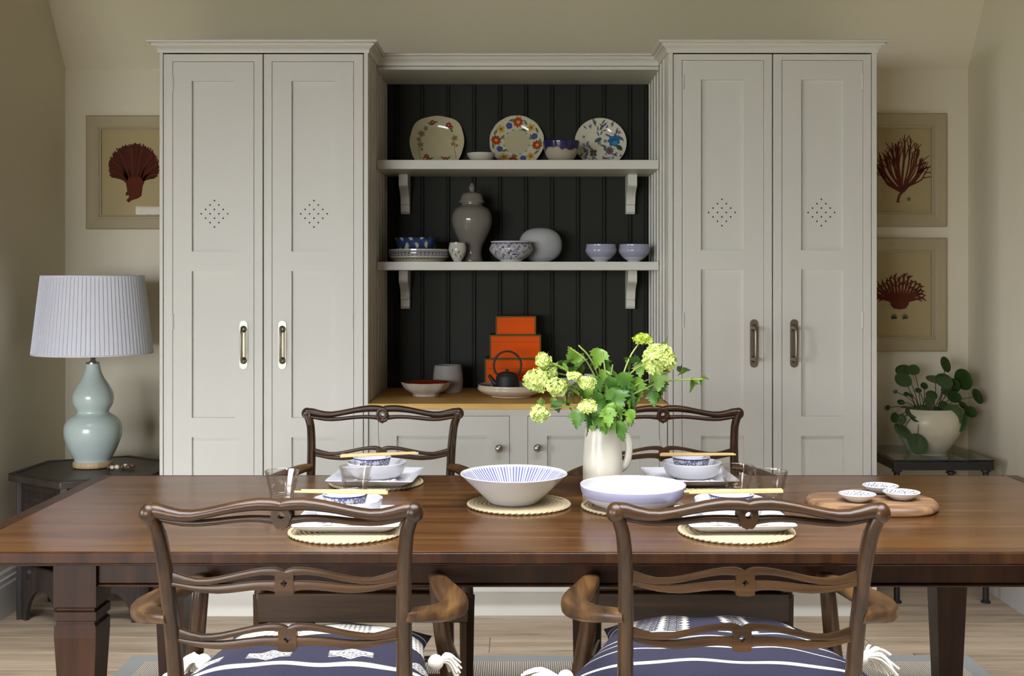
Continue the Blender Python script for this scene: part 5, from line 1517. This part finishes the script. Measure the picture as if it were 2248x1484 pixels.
def bowlprof(R, Rf, h, foot=0.006, th=0.003, flare=0.0, belly=0.75, k=6):
    """footed bowl, outside then inside"""
    o_ = [(0.0001, 0.0), (Rf, 0.0), (Rf, foot), (Rf + (R - Rf) * 0.55, foot + (h - foot) * 0.20), (Rf + (R - Rf) * 0.86 * (belly + 0.25), foot + (h - foot) * 0.55), (R - flare, h * 0.9), (R, h)]
    i_ = [(R - th * 0.6, h + 0.0004), (R - flare - th, h * 0.9), (Rf + (R - Rf) * 0.86 * (belly + 0.25) - th, foot + (h - foot) * 0.55), (Rf + (R - Rf) * 0.5 - th, foot + (h - foot) * 0.24), (0.0001, foot + 0.003)]
    a = [(0.0001, 0.0), (Rf, 0.0)] + smoothprof(o_[2:], k)
    return a, smoothprof(i_, k)
def deco_bowl(name, label, cat, px_, d, z, wpx, hpx, rf, fn, group=None, flare=0.0, foot=0.004, n=180, k=8, belly=0.75):
    R = wpx * d / F / 2; h = hpx * d / F
    a, b = bowlprof(R, R * rf, h, foot, 0.003, flare, belly, k)
    no = len(a)
    def col(th, t, r, zz):
        i = np.arange(len(th)) // n
        return fn(th, zz / h, r, zz, i < no, R)
    mb, cols = lathe_cols(a + b, n, col)
    o = mb.build(name, 'ceramic', loc=(PX(px_, d), d, z + 0.0004), smooth=70, cols=cols)
    return tag(o, label, cat, group)
W_ = C3(214, 212, 204)
def base_(th, col): return np.tile(col, (len(th), 1))
deco_bowl('saucer', 'small plain white saucer on the top shelf', 'saucer', 1056, 5.05, ZS1, 61, 20, 0.45, lambda th, v, r, z, o, R: base_(th, C3(204, 200, 182)))
def f_drip(th, v, r, z, o, R):
    c = base_(th, C3(176, 170, 146))
    lim = 0.62 + 0.07 * np.sin(th * 3 + 1) + 0.05 * np.sin(th * 7) - 0.18 * np.exp(-((np.mod(th - 1.5 * PI + PI, 2 * PI) - PI) / 0.16) ** 2)
    return mixc(c, np.clip((v - lim) / 0.03, 0, 1), C3(42, 38, 84))
deco_bowl('drip_glazed_bowl', 'stoneware bowl with a dripping dark blue glazed rim', 'bowl', 1232, 5.10, ZS1, 80, 49, 0.42, f_drip)
# second shelf
def f_polka(th, v, r, z, o, R):
    c = base_(th, C3(196, 190, 166))
    n1 = np.floor(th * 48 / (2 * PI)); u = np.mod(th * 48 / (2 * PI), 1) - 0.5; w = np.mod(v * 4.4, 1) - 0.5
    fld = o & (v > 0.2) & (v < 0.88)
    c = mixc(c, fld.astype(float), C3(62, 58, 104))
    rr_ = np.hypot(u, w)
    c = mixc(c, (fld & (np.abs(rr_ - 0.30) < 0.10)) * 0.85, C3(196, 190, 170))
    return c
z2 = ZS2
R_, d_ = 133 * 5.07 / F / 2, 5.07
deco_bowl('shallow_dish', 'shallow round dish with a blue spotted side, under another bowl', 'dish', 920.5, d_, z2, 133, 27.5, 0.80, f_polka, foot=0.002, n=240, belly=0.9)
def f_swirl(th, v, r, z, o, R):
    c = base_(th, C3(40, 62, 104))
    c[~o] = C3(196, 196, 184)
    s = np.sin(th * 7 + 3.2 * np.sin(v * 4 + th * 2)) + 0.7 * np.sin(th * 13 - v * 7)
    c = mixc(c, (o & (s > 0.85)).astype(float), C3(190, 188, 168))
    return c
deco_bowl('swirl_bowl', 'dark blue bowl with cream swirls stacked on the spotted dish', 'bowl', 914, d_, z2 + 0.0072, 97, 49, 0.50, f_swirl, flare=0.006, belly=0.6)
def f_leafcup(th, v, r, z, o, R):
    c = base_(th, C3(202, 202, 188))
    x = th * R; 
    for i in range(16):
        a = -PI + 2 * PI * (i + 0.5) / 16; zz = 0.022 + 0.016 * ((i * 7) % 5) / 2.5
        dx = (np.mod(th - a + PI, 2 * PI) - PI) * R
        an = (0.9, 2.2, 1.2, 1.9)[i % 4]
        u = dx * math.cos(an) + (z - zz) * math.sin(an); w = -dx * math.sin(an) + (z - zz) * math.cos(an)
        m = np.clip((0.0026 * np.clip(1 - (u / 0.009) ** 2, 0, 1) - np.abs(w)) / 0.0008 + 0.5, 0, 1) * (np.abs(u) < 0.009) * o
        c = mixc(c, m, (C3(150, 66, 34), C3(92, 62, 46), C3(128, 84, 50))[i % 3])
    return mixc(c, ((v > 0.96) & o) * 1.0, C3(150, 110, 90))
deco_bowl('leaf_cup', 'small white cup with brown leaf sprigs beside the ginger jar', 'cup', 1004.5, 5.03, z2, 36, 43, 0.52, f_leafcup, foot=0.006, belly=1.12, n=160)
# ginger jar
kj = 5.13 / F
t = thing('ginger_jar', 'tall grey glazed ginger jar with a pointed lid', 'jar', (PX(1036, 5.13), 5.13, z2 + 0.0004))
zj = lambda py: (576.2 - py) * kj
gp = [(0.05, 576.2), (23.5, 576.2), (24.5, 572), (22.5, 564), (21.5, 555), (24, 540), (31, 525), (39, 508), (43.5, 492), (44.5, 480), (42, 468), (36, 459), (27, 453), (23.5, 450), (23.2, 446.5), (22, 446.3), (0.05, 446.2)]
MB().lathe([(r * kj, zj(y)) for r, y in gp[:2]] + smoothprof([(r * kj, zj(y)) for r, y in gp[2:-1]], 5) + [(0.0001, zj(446.2))], 56).build('jar_body', 'greyglaze', t, smooth=70)
lp = [(0.05, 446), (28, 446), (28.5, 444), (25.5, 440), (23.5, 432), (20, 426), (12, 423), (6.5, 421.5), (5.2, 418), (7, 413), (5.5, 408), (2.5, 403.5), (0.05, 401)]
MB().lathe([(r * kj, zj(y)) for r, y in lp[:3]] + smoothprof([(r * kj, zj(y)) for r, y in lp[3:]], 4), 48).build('lid', 'greyglaze', t, smooth=60)
def f_scroll(th, v, r, z, o, R):
    c = base_(th, C3(206, 206, 202))
    x = th * R
    s = np.sin(x * 620 + 2.2 * np.sin(z * 420)) + np.sin(z * 640 + 2.4 * np.sin(x * 360 + 1))
    fld = o & (v > 0.12) & (v < 0.94)
    c = mixc(c, (fld & (np.abs(s) < 0.55)) * 0.95, C3(50, 54, 92))
    c = mixc(c, (o & (v >= 0.86) & (v < 0.94)) * 0.8, C3(66, 66, 108))
    # fan-shaped crest towards the room
    dx = (np.mod(th - (1.5 * PI + 0.18) + PI, 2 * PI) - PI) * R; dz = z - 0.036
    a = np.arctan2(dz, dx); rr_ = np.hypot(dx, dz)
    c = mixc(c, (o & (rr_ < 0.0155)) * 1.0, C3(206, 206, 202))
    c = mixc(c, (o & (rr_ < 0.0145) & (rr_ > 0.003) & (a > -0.2) & (a < PI + 0.2) & (np.cos(a * 16 / 1.0) > -0.2)) * 1.0, C3(40, 44, 120))
    c = mixc(c, (o & (np.abs(dz + 0.005) < 0.0022) & (np.abs(dx) < 0.010)) * 1.0, C3(40, 44, 120))
    return c
deco_bowl('crest_bowl', 'blue and white scrollwork bowl with a fan-shaped crest', 'bowl', 1122, 5.03, z2, 91, 45, 0.52, f_scroll, flare=0.004, foot=0.005, n=420, k=14, belly=1.02)
# pale flattened round vase
rv = 47.5 * 5.14 / F
pv = []
for i in range(25):
    a = -PI / 2 + PI * i / 24
    c_, s_ = math.cos(a), math.sin(a)
    pv.append((max(0.0001, rv * abs(c_) ** 0.80), rv * 0.80 * (1 + math.copysign(abs(s_) ** 0.92, s_))))
pv = [(0.0001, 0.0), (rv * 0.42, 0.0)] + [p for p in pv if p[0] > rv * 0.45 or p[1] > rv * 0.8]
o = MB().lathe(pv, 56).build('round_vase', 'palegrey', loc=(PX(1186.5, 5.16), 5.16, z2 + 0.0004), smooth=70)
o.scale = (1, 0.72, 1)
tag(o, 'matte pale grey flattened round vase behind the crest bowl', 'vase')
def f_lilac(th, v, r, z, o, R):
    c = base_(th, C3(200, 200, 206))
    fld = o & (v > 0.28)
    g = 0.72 + 0.16 * np.sin(th * 90) * np.sin(z * 900)
    c = mixc(c, fld * g, C3(134, 136, 164))
    return c
for px_, lb in ((1319.5, 'small lilac-glazed bowl next to the pale round vase'), (1392, 'small lilac-glazed bowl at the end of the shelf by the beaded side')):
    deco_bowl('lilac_bowl', lb, 'bowl', px_, 5.04, z2, 65, 38.5, 0.44, f_lilac, 'pair of small lilac bowls', foot=0.005, belly=1.0, n=180)

# ================================================================== WORKTOP ITEMS
zw = ZW + 0.0005
def lacquer_box(label, px0, px1, py0, py1, d, zbase, depth):
    x0, x1 = PX(px0, d), PX(px1, d); h = (py1 - py0) * d / F
    t = thing('lacquer_box', label, 'box', ((x0 + x1) / 2, d, zbase), group='stack of orange lacquer boxes')
    w = (x1 - x0) / 2; e = 0.0065
    MB().box(-w + e, w - e, 0.0015, depth - 0.0015, 0.001, h * 0.99).build('box_body', 'lacquer', t, bevel=0.001)
    b = MB()
    b.ring([(-w, 0), (w, 0), (w, h), (-w, h)], [(-w + e, e * 0.6), (w - e, e * 0.6), (w - e, h - e), (-w + e, h - e)], 'y', 0, depth)
    b.build('edge_band', 'lacquertrim', t, bevel=0.0006)
    MB().box(-w + e, w - e, 0.0006, 0.002, h * 0.70, h * 0.71).build('lid_line', 'lacquertrim', t)
    return h
d = 5.11
h1 = lacquer_box('largest orange lacquer box, bottom of the stack of three', 1064, 1197, 779, 852, d, zw, 0.19)
h2 = lacquer_box('middle orange lacquer box of the stack of three', 1075, 1188, 727, 779, d + 0.004, zw + h1 + 0.0005, 0.17)
lacquer_box('smallest orange lacquer box, topmost of the stack of three', 1088, 1177, 686, 727, d + 0.008, zw + h1 + h2 + 0.001, 0.14)
def cup_obj(name, label, cat, mat_, px_, d, pts, n=48):
    k_ = d / F
    o = MB().lathe(smoothprof([(max(0.0001, r * k_), z * k_) for r, z in pts], 5), n).build(name, mat_, loc=(PX(px_, d), d, zw), smooth=70)
    return tag(o, label, cat)
cup_obj('stoneware_pot', 'grey stoneware tumbler-shaped pot behind the red-lined bowl', 'pot', 'greypot', 983.5, 5.105,
        [(0, 0), (26, 0), (30, 3), (32.5, 14), (33, 28), (31.5, 45), (29.5, 58), (28.5, 59), (27.5, 57), (29.5, 45), (30.5, 28), (28, 10), (0, 8)])
# lobed bowl lined with red lacquer
d = 4.93; k_ = d / F
t = thing('lobed_bowl', 'lobed cream bowl lined with dark red lacquer', 'bowl', (PX(935, d), d, zw))
sc5 = lambda a, r: 1 + (0.028 * math.cos(8 * a) if r > 0.05 else 0)
MB().lathe(smoothprof([(0.0001, 0), (26 * k_, 0), (27 * k_, 5 * k_), (30 * k_, 7 * k_), (45 * k_, 17 * k_), (52.5 * k_, 29 * k_), (53 * k_, 31 * k_), (52 * k_, 31.2 * k_)], 5), 80, scallop=sc5, cap=False).build('bowl_outside', 'cream', t, smooth=60)
MB().lathe(smoothprof([(52.2 * k_, 31.3 * k_), (51 * k_, 30 * k_), (43 * k_, 18.5 * k_), (28 * k_, 9 * k_), (0.0001, 8 * k_)], 5), 80, scallop=sc5, cap=False).build('red_lining', 'redlacquer', t, smooth=60)
# dish with dark blue pattern carrying the iron teapot
def f_dish(th, v, r, z, o, R):
    c = base_(th, C3(208, 196, 172))
    inn = ~o
    u, w = r * np.cos(th), r * np.sin(th)
    q = np.sin(u * 260 + 2 * np.sin(w * 130)) * np.sin(w * 260 + 2 * np.sin(u * 130))
    c[inn] = C3(206, 206, 206)
    return mixc(c, (inn & (np.abs(q) < 0.25) & (r > R * 0.35)) * 0.9, C3(44, 50, 72))
deco_bowl('patterned_dish', 'wide cream dish with a dark blue netted inside under the teapot', 'dish', 1123, 4.93, zw, 146, 26, 0.62, f_dish, foot=0.003, n=240, belly=0.95)
d = 4.93; k_ = d / F; zt_ = zw + 0.0004 + 0.003 + 0.0032
t = thing('teapot', 'black cast-iron teapot with a hoop handle on the patterned dish', 'teapot', (PX(1113, d), d, zt_))
MB().lathe(smoothprof([(0.0001, 0), (24 * k_, 0), (26.5 * k_, 3 * k_), (27 * k_, 10 * k_), (26 * k_, 24 * k_), (24.5 * k_, 34 * k_), (23 * k_, 41 * k_), (18 * k_, 45.5 * k_), (0.0001, 46 * k_)], 4), 44).build('pot_body', 'iron', t, smooth=60)
MB().lathe(smoothprof([(20 * k_, 44.5 * k_), (19 * k_, 47 * k_), (10 * k_, 50 * k_), (4 * k_, 50.5 * k_), (3 * k_, 53 * k_), (4 * k_, 55 * k_), (0.0001, 56 * k_)], 4), 32).build('lid', 'iron', t, smooth=60)
MB().tube(smoothprof([(-20 * k_, 0, 20 * k_), (-28 * k_, 0, 26 * k_), (-33 * k_, 0, 34 * k_), (-40 * k_, 0, 43 * k_)], 4), [0.013, 0.0125, 0.012, 0.011, 0.010, 0.0095, 0.009, 0.0085, 0.008, 0.0075, 0.007, 0.0068, 0.0065], 12).build('spout', 'iron', t, smooth=60)
hp = [(-23 * k_, 0, 42 * k_)] + [(30 * k_ * math.cos(a) + 1 * k_, 0, 64 * k_ + 31 * k_ * math.sin(a)) for a in [math.radians(220 - i * 13) for i in range(20)]] + [(23 * k_, 0, 42 * k_)]
MB().tube(smoothprof(hp, 3), 0.0042, 8, up=(0, 1, 0)).build('hoop_handle', 'iron', t, smooth=60)
cup_obj('footed_cup', 'small white footed cup behind the flowers on the worktop', 'cup', 'white', 1239, 4.92,
        [(0, 0), (13, 0), (14, 5), (24, 12), (33, 25), (36, 36), (34.5, 36.5), (31, 25), (22, 14), (0, 10)])
d = 5.0; k_ = d / F
t = thing('striped_jar', 'dark jar with a blue-striped white lid behind the flowers', 'jar', (PX(1293, d), d, zw))
MB().lathe(smoothprof([(0.0001, 0), (24 * k_, 0), (27 * k_, 6 * k_), (26 * k_, 24 * k_), (18 * k_, 34 * k_), (0.0001, 35 * k_)], 4), 32).build('jar_body', 'iron', t, smooth=60)
MB().lathe([(0.0001, 35 * k_), (11 * k_, 35.1 * k_), (11.5 * k_, 37 * k_), (11 * k_, 45 * k_), (9 * k_, 46 * k_), (0.0001, 46 * k_)], 28).build('lid', 'white', t, smooth=50)
mb = MB()
for z in (38, 41.5): mb.lathe([(11.2 * k_, z * k_), (11.7 * k_, (z + .2) * k_), (11.7 * k_, (z + 1.3) * k_), (11.1 * k_, (z + 1.5) * k_)], 28, cap=False)
mb.build('lid_stripe', 'lacquertrim' if False else 'inkblue', t, smooth=50) if 'inkblue' in M else None

# ================================================================== FLOWERS IN THE JUG
MO = Vector((PX(1323, 3.2), 3.2, ZTB + 0.187))
JB = Vector((PX(1323, 3.2), 3.2, ZTB + 0.02))
rf = random.Random(17)
def leaf_mesh(seed):
    """three-lobed toothed viburnum leaf of unit length, folded along the midrib"""
    r = random.Random(seed)
    half = [(0.0, 0.0), (0.14, 0.01), (0.30, 0.08), (0.42, 0.14), (0.40, 0.22), (0.54, 0.30), (0.44, 0.36), (0.56, 0.50), (0.34, 0.44), (0.22, 0.46), (0.34, 0.60), (0.24, 0.64), (0.26, 0.78), (0.14, 0.78), (0.12, 0.90), (0.0, 1.0)]
    half = [(x * (1 + r.uniform(-.08, .08)), y) for x, y in half]
    n = len(half); vs = []; fs = []
    dr = r.uniform(0.10, 0.38); fo = r.uniform(0.15, 0.45); tw = r.uniform(-0.25, 0.25)
    def put(x, y): return (x, y, fo * abs(x) - dr * y * y + tw * x * y + 0.03 * math.sin(9 * y + 5 * x))
    for y in [p[1] for p in half]: vs.append(put(0.0, y))
    for sg in (-1, 1):
        k0 = len(vs)
        for x, y in half: vs.append(put(sg * x * 0.55, y)); vs.append(put(sg * x, y))
        for i in range(n - 1):
            a, b = k0 + 2 * i, k0 + 2 * i + 2
            fs.append((i, i + 1, b, a)); fs.append((a, b, b + 1, a + 1))
    return MB().add(vs, fs)
LEAVES = []
for s_ in range(7):
    o = leaf_mesh(s_).build('leaf', 'leaf' if s_ % 3 else 'leaf2', smooth=80)
    LEAVES.append(o.data); bpy.data.objects.remove(o)
def add_leaf(par, pos, size, direction, roll):
    o = bpy.data.objects.new('leaf', rf.choice(LEAVES)); COL.objects.link(o); o.parent = par
    o.location = pos; o.scale = (size * rf.uniform(0.85, 1.1), size, size)
    d = Vector(direction).normalized()
    q = d.to_track_quat('Y', 'Z'); o.rotation_mode = 'QUATERNION'
    from mathutils import Quaternion
    o.rotation_quaternion = q @ Quaternion((0, 1, 0), roll)
    return o
def floret(mb, c, nrm, s, rr):
    nrm = nrm.normalized()
    t1 = nrm.orthogonal().normalized(); t2 = nrm.cross(t1)
    a0 = rr.uniform(0, 6)
    for k in range(5):
        a = a0 + 2 * PI * k / 5
        d = t1 * math.cos(a) + t2 * math.sin(a); e = t1 * -math.sin(a) + t2 * math.cos(a)
        up = nrm * s * 0.25
        mb.add([c, c + d * s * 0.6 + e * s * 0.36 + up * 0.6, c + d * s + up * rr.uniform(-.2, 1), c + d * s * 0.6 - e * s * 0.36 + up * 0.6], [(0, 1, 2, 3)])
def flower_head(par, c, R, sq, n, mt, axis=(0, 0, 1), dome=-1.0):
    """globe (dome -1) or flat-topped umbel of small florets"""
    rr = random.Random(int(c.x * 9999 + c.z * 7777))
    mb = MB(); ax = Vector(axis).normalized()
    q = ax.to_track_quat('Z', 'Y').to_matrix()
    for i in range(n):
        z = 1 - 2 * (i + 0.5) / n
        if z < dome: continue
        a = i * 2.39996
        r = math.sqrt(max(0, 1 - z * z))
        v = Vector((r * math.cos(a), r * math.sin(a), z * sq))
        nn = Vector((v.x, v.y, z / max(sq, .3)))
        s = R * (0.36 if n < 90 else 0.29) * rr.uniform(0.75, 1.25)
        floret(mb, c + (q @ v) * R * rr.uniform(0.76, 0.98), q @ nn + Vector((rr.uniform(-.7, .7), rr.uniform(-.7, .7), rr.uniform(-.7, .7))), s, rr)
    mb.sphere(tuple(c), R * 0.70, 12, 8, (1, 1, sq if abs(ax.z) > 0.7 else 1))
    return mb.build('flower_head', mt, par, smooth=0)
def vib(label, heads, leaves, arcs=(), depth=0.0):
    """one cut stem: stalks rising from the jug to each head, with its leaves"""
    t = thing('flower_stem', label, 'flower stem', JB, group='viburnum stems in the jug')
    off = Vector((rf.uniform(-.022, .022), rf.uniform(-.022, .022), 0))
    root = Vector((off.x * 0.6, off.y * 0.6, 0.0)); mouth = MO - JB + off
    st = MB()
    ends = [h_[0] for h_ in heads] + [a_[0] for a_ in arcs]
    for e in ends:
        v = e - JB
        m = mouth + Vector((0, 0, 0.012)); m2 = mouth.lerp(v, 0.5) + Vector((0, 0, 0.035 + 0.02 * rf.random()))
        st.tube(smoothprof([tuple(root), tuple(m), tuple(m2), tuple(v)], 7), 0.0024, 6)
    st.build('stalk', 'stem', t, smooth=60)
    for (c, R_, sq, n, mt, ax, dm) in heads: flower_head(t, c - JB, R_, sq, n, mt, ax, dm)
    for (px_, py_, sz, ang, dd) in leaves:
        dpt = 3.2 + dd
        p = P(px_, py_, dpt) - JB; s = sz * dpt / F
        dr = Vector((math.cos(math.radians(ang)), rf.uniform(-.45, .1), math.sin(math.radians(ang))))
        # petiole end so that the blade's middle sits on the photographed spot
        add_leaf(t, p - dr.normalized() * s * 0.5, s, dr, rf.uniform(-0.7, 0.7) + PI * 0.5 * 0)
    return t
def H(px_, py_, rpx, d, sq=1.0, n=150, mt='petal', ax=(0, 0, 1), dm=-1.0): return (P(px_, py_, d), rpx * d / F, sq, n, mt, ax, dm)
vib('viburnum stem with the single large round snowball head', [H(1449, 789, 35, 3.17, 0.93, 260)],
    [(1462, 752, 30, 80, .02), (1446, 838, 44, -85, -.02), (1440, 860, 46, -95, .0), (1452, 850, 40, -75, .02), (1436, 876, 36, -95, -.01), (1400, 797, 42, 200, .0), (1386, 790, 38, 160, .02), (1406, 812, 36, -100, -.01)], [(P(1360, 905, 3.15),)])
vib('viburnum stem topped by a small flat lime umbel', [H(1410, 745, 21, 3.24, 0.55, 90, 'petal2', (0, -0.25, 1), -0.35)],
    [(1382, 800, 36, -120, .04), (1372, 842, 52, -70, -.03), (1398, 856, 58, -80, .0), (1388, 880, 50, -75, -.03), (1384, 910, 44, -60, .02)], [])
vib('viburnum stem with a cluster of pale heads over the patterned dish', [H(1193, 792, 17, 3.18, 1.1, 70), H(1176, 835, 27, 3.16, 0.95, 130), H(1205, 818, 20, 3.2, 1.0, 90), H(1222, 850, 23, 3.14, 0.9, 110), H(1237, 846, 14, 3.16, .9, 60)],
    [(1233, 806, 44, 130, .0), (1243, 796, 34, 60, .03), (1202, 779, 18, 80, .0), (1225, 800, 30, 200, .0), (1258, 862, 44, -110, .0), (1243, 872, 36, -120, -.02)], [])
vib('viburnum stem with two small heads low among the leaves', [H(1262, 826, 17, 3.14, 0.5, 60, 'petal', (0, -.2, 1), -0.3), H(1288, 840, 18, 3.11, 0.8, 80)],
    [(1258, 778, 44, 100, .03), (1270, 802, 44, 70, .0), (1262, 810, 40, 140, .02), (1285, 868, 50, -80, -.05), (1300, 866, 52, -100, -.03), (1276, 858, 40, -110, -.03), (1300, 800, 24, 60, .04)], [(P(1252, 764, 3.2),), (P(1270, 758, 3.24),)])
vib('viburnum stem with a white umbel bending over the jug rim', [H(1290, 892, 21, 3.08, 0.30, 70, 'petal', (0, -0.5, 0.86), -0.2)],
    [(1268, 922, 42, -100, -.08), (1292, 934, 44, -70, -.09), (1304, 912, 46, -60, -.07), (1318, 898, 44, -90, -.06), (1322, 934, 40, -90, -.08), (1280, 908, 34, -130, -.06)], [])
vib('viburnum stem drooping sideways in front of the low cabinet door', [H(1185, 908, 21, 3.15, 0.95, 90)],
    [(1224, 892, 30, -80, .0), (1246, 890, 34, -40, .0), (1188, 880, 20, 90, .0), (1214, 882, 18, -100, .01)], [])
vib('long thin viburnum shoot reaching out with small leaves', [],
    [(1502, 812, 32, 10, .0), (1496, 818, 24, 190, .0), (1519, 846, 34, -85, .0), (1540, 838, 18, -110, .0), (1549, 830, 16, 10, .0)], [(P(1462, 822, 3.2),), (P(1545, 832, 3.2),)])
vib('leafy viburnum branch without flowers filling the middle of the jug', [],
    [(1313, 787, 46, -100, .0), (1328, 798, 40, -60, .02), (1308, 776, 32, 150, .03), (1325, 830, 40, -90, .0), (1343, 818, 36, -20, .02), (1342, 850, 48, -80, -.02), (1356, 876, 56, -75, -.05), (1340, 880, 46, -95, -.04), (1360, 906, 50, -60, -.07), (1362, 948, 48, -95, -.09), (1350, 930, 44, -110, -.08), (1336, 916, 44, -90, -.08), (1330, 862, 40, -70, -.03), (1376, 868, 50, -60, -.02), (1318, 852, 40, -120, -.03), (1312, 880, 40, -80, -.06), (1346, 904, 40, -70, -.07), (1378, 888, 44, -50, .0), (1300, 928, 36, -100, -.05), (1332, 936, 34, -80, -.08), (1354, 836, 40, -60, .02), (1300, 840, 34, -100, .0)] + [(rf.uniform(1288, 1392), rf.uniform(856, 932), rf.uniform(32, 50), rf.uniform(-140, -40), rf.uniform(-.07, .05)) for _ in range(26)],
    [(P(1300, 768, 3.22),), (P(1322, 772, 3.2),), (P(1345, 800, 3.22),)])
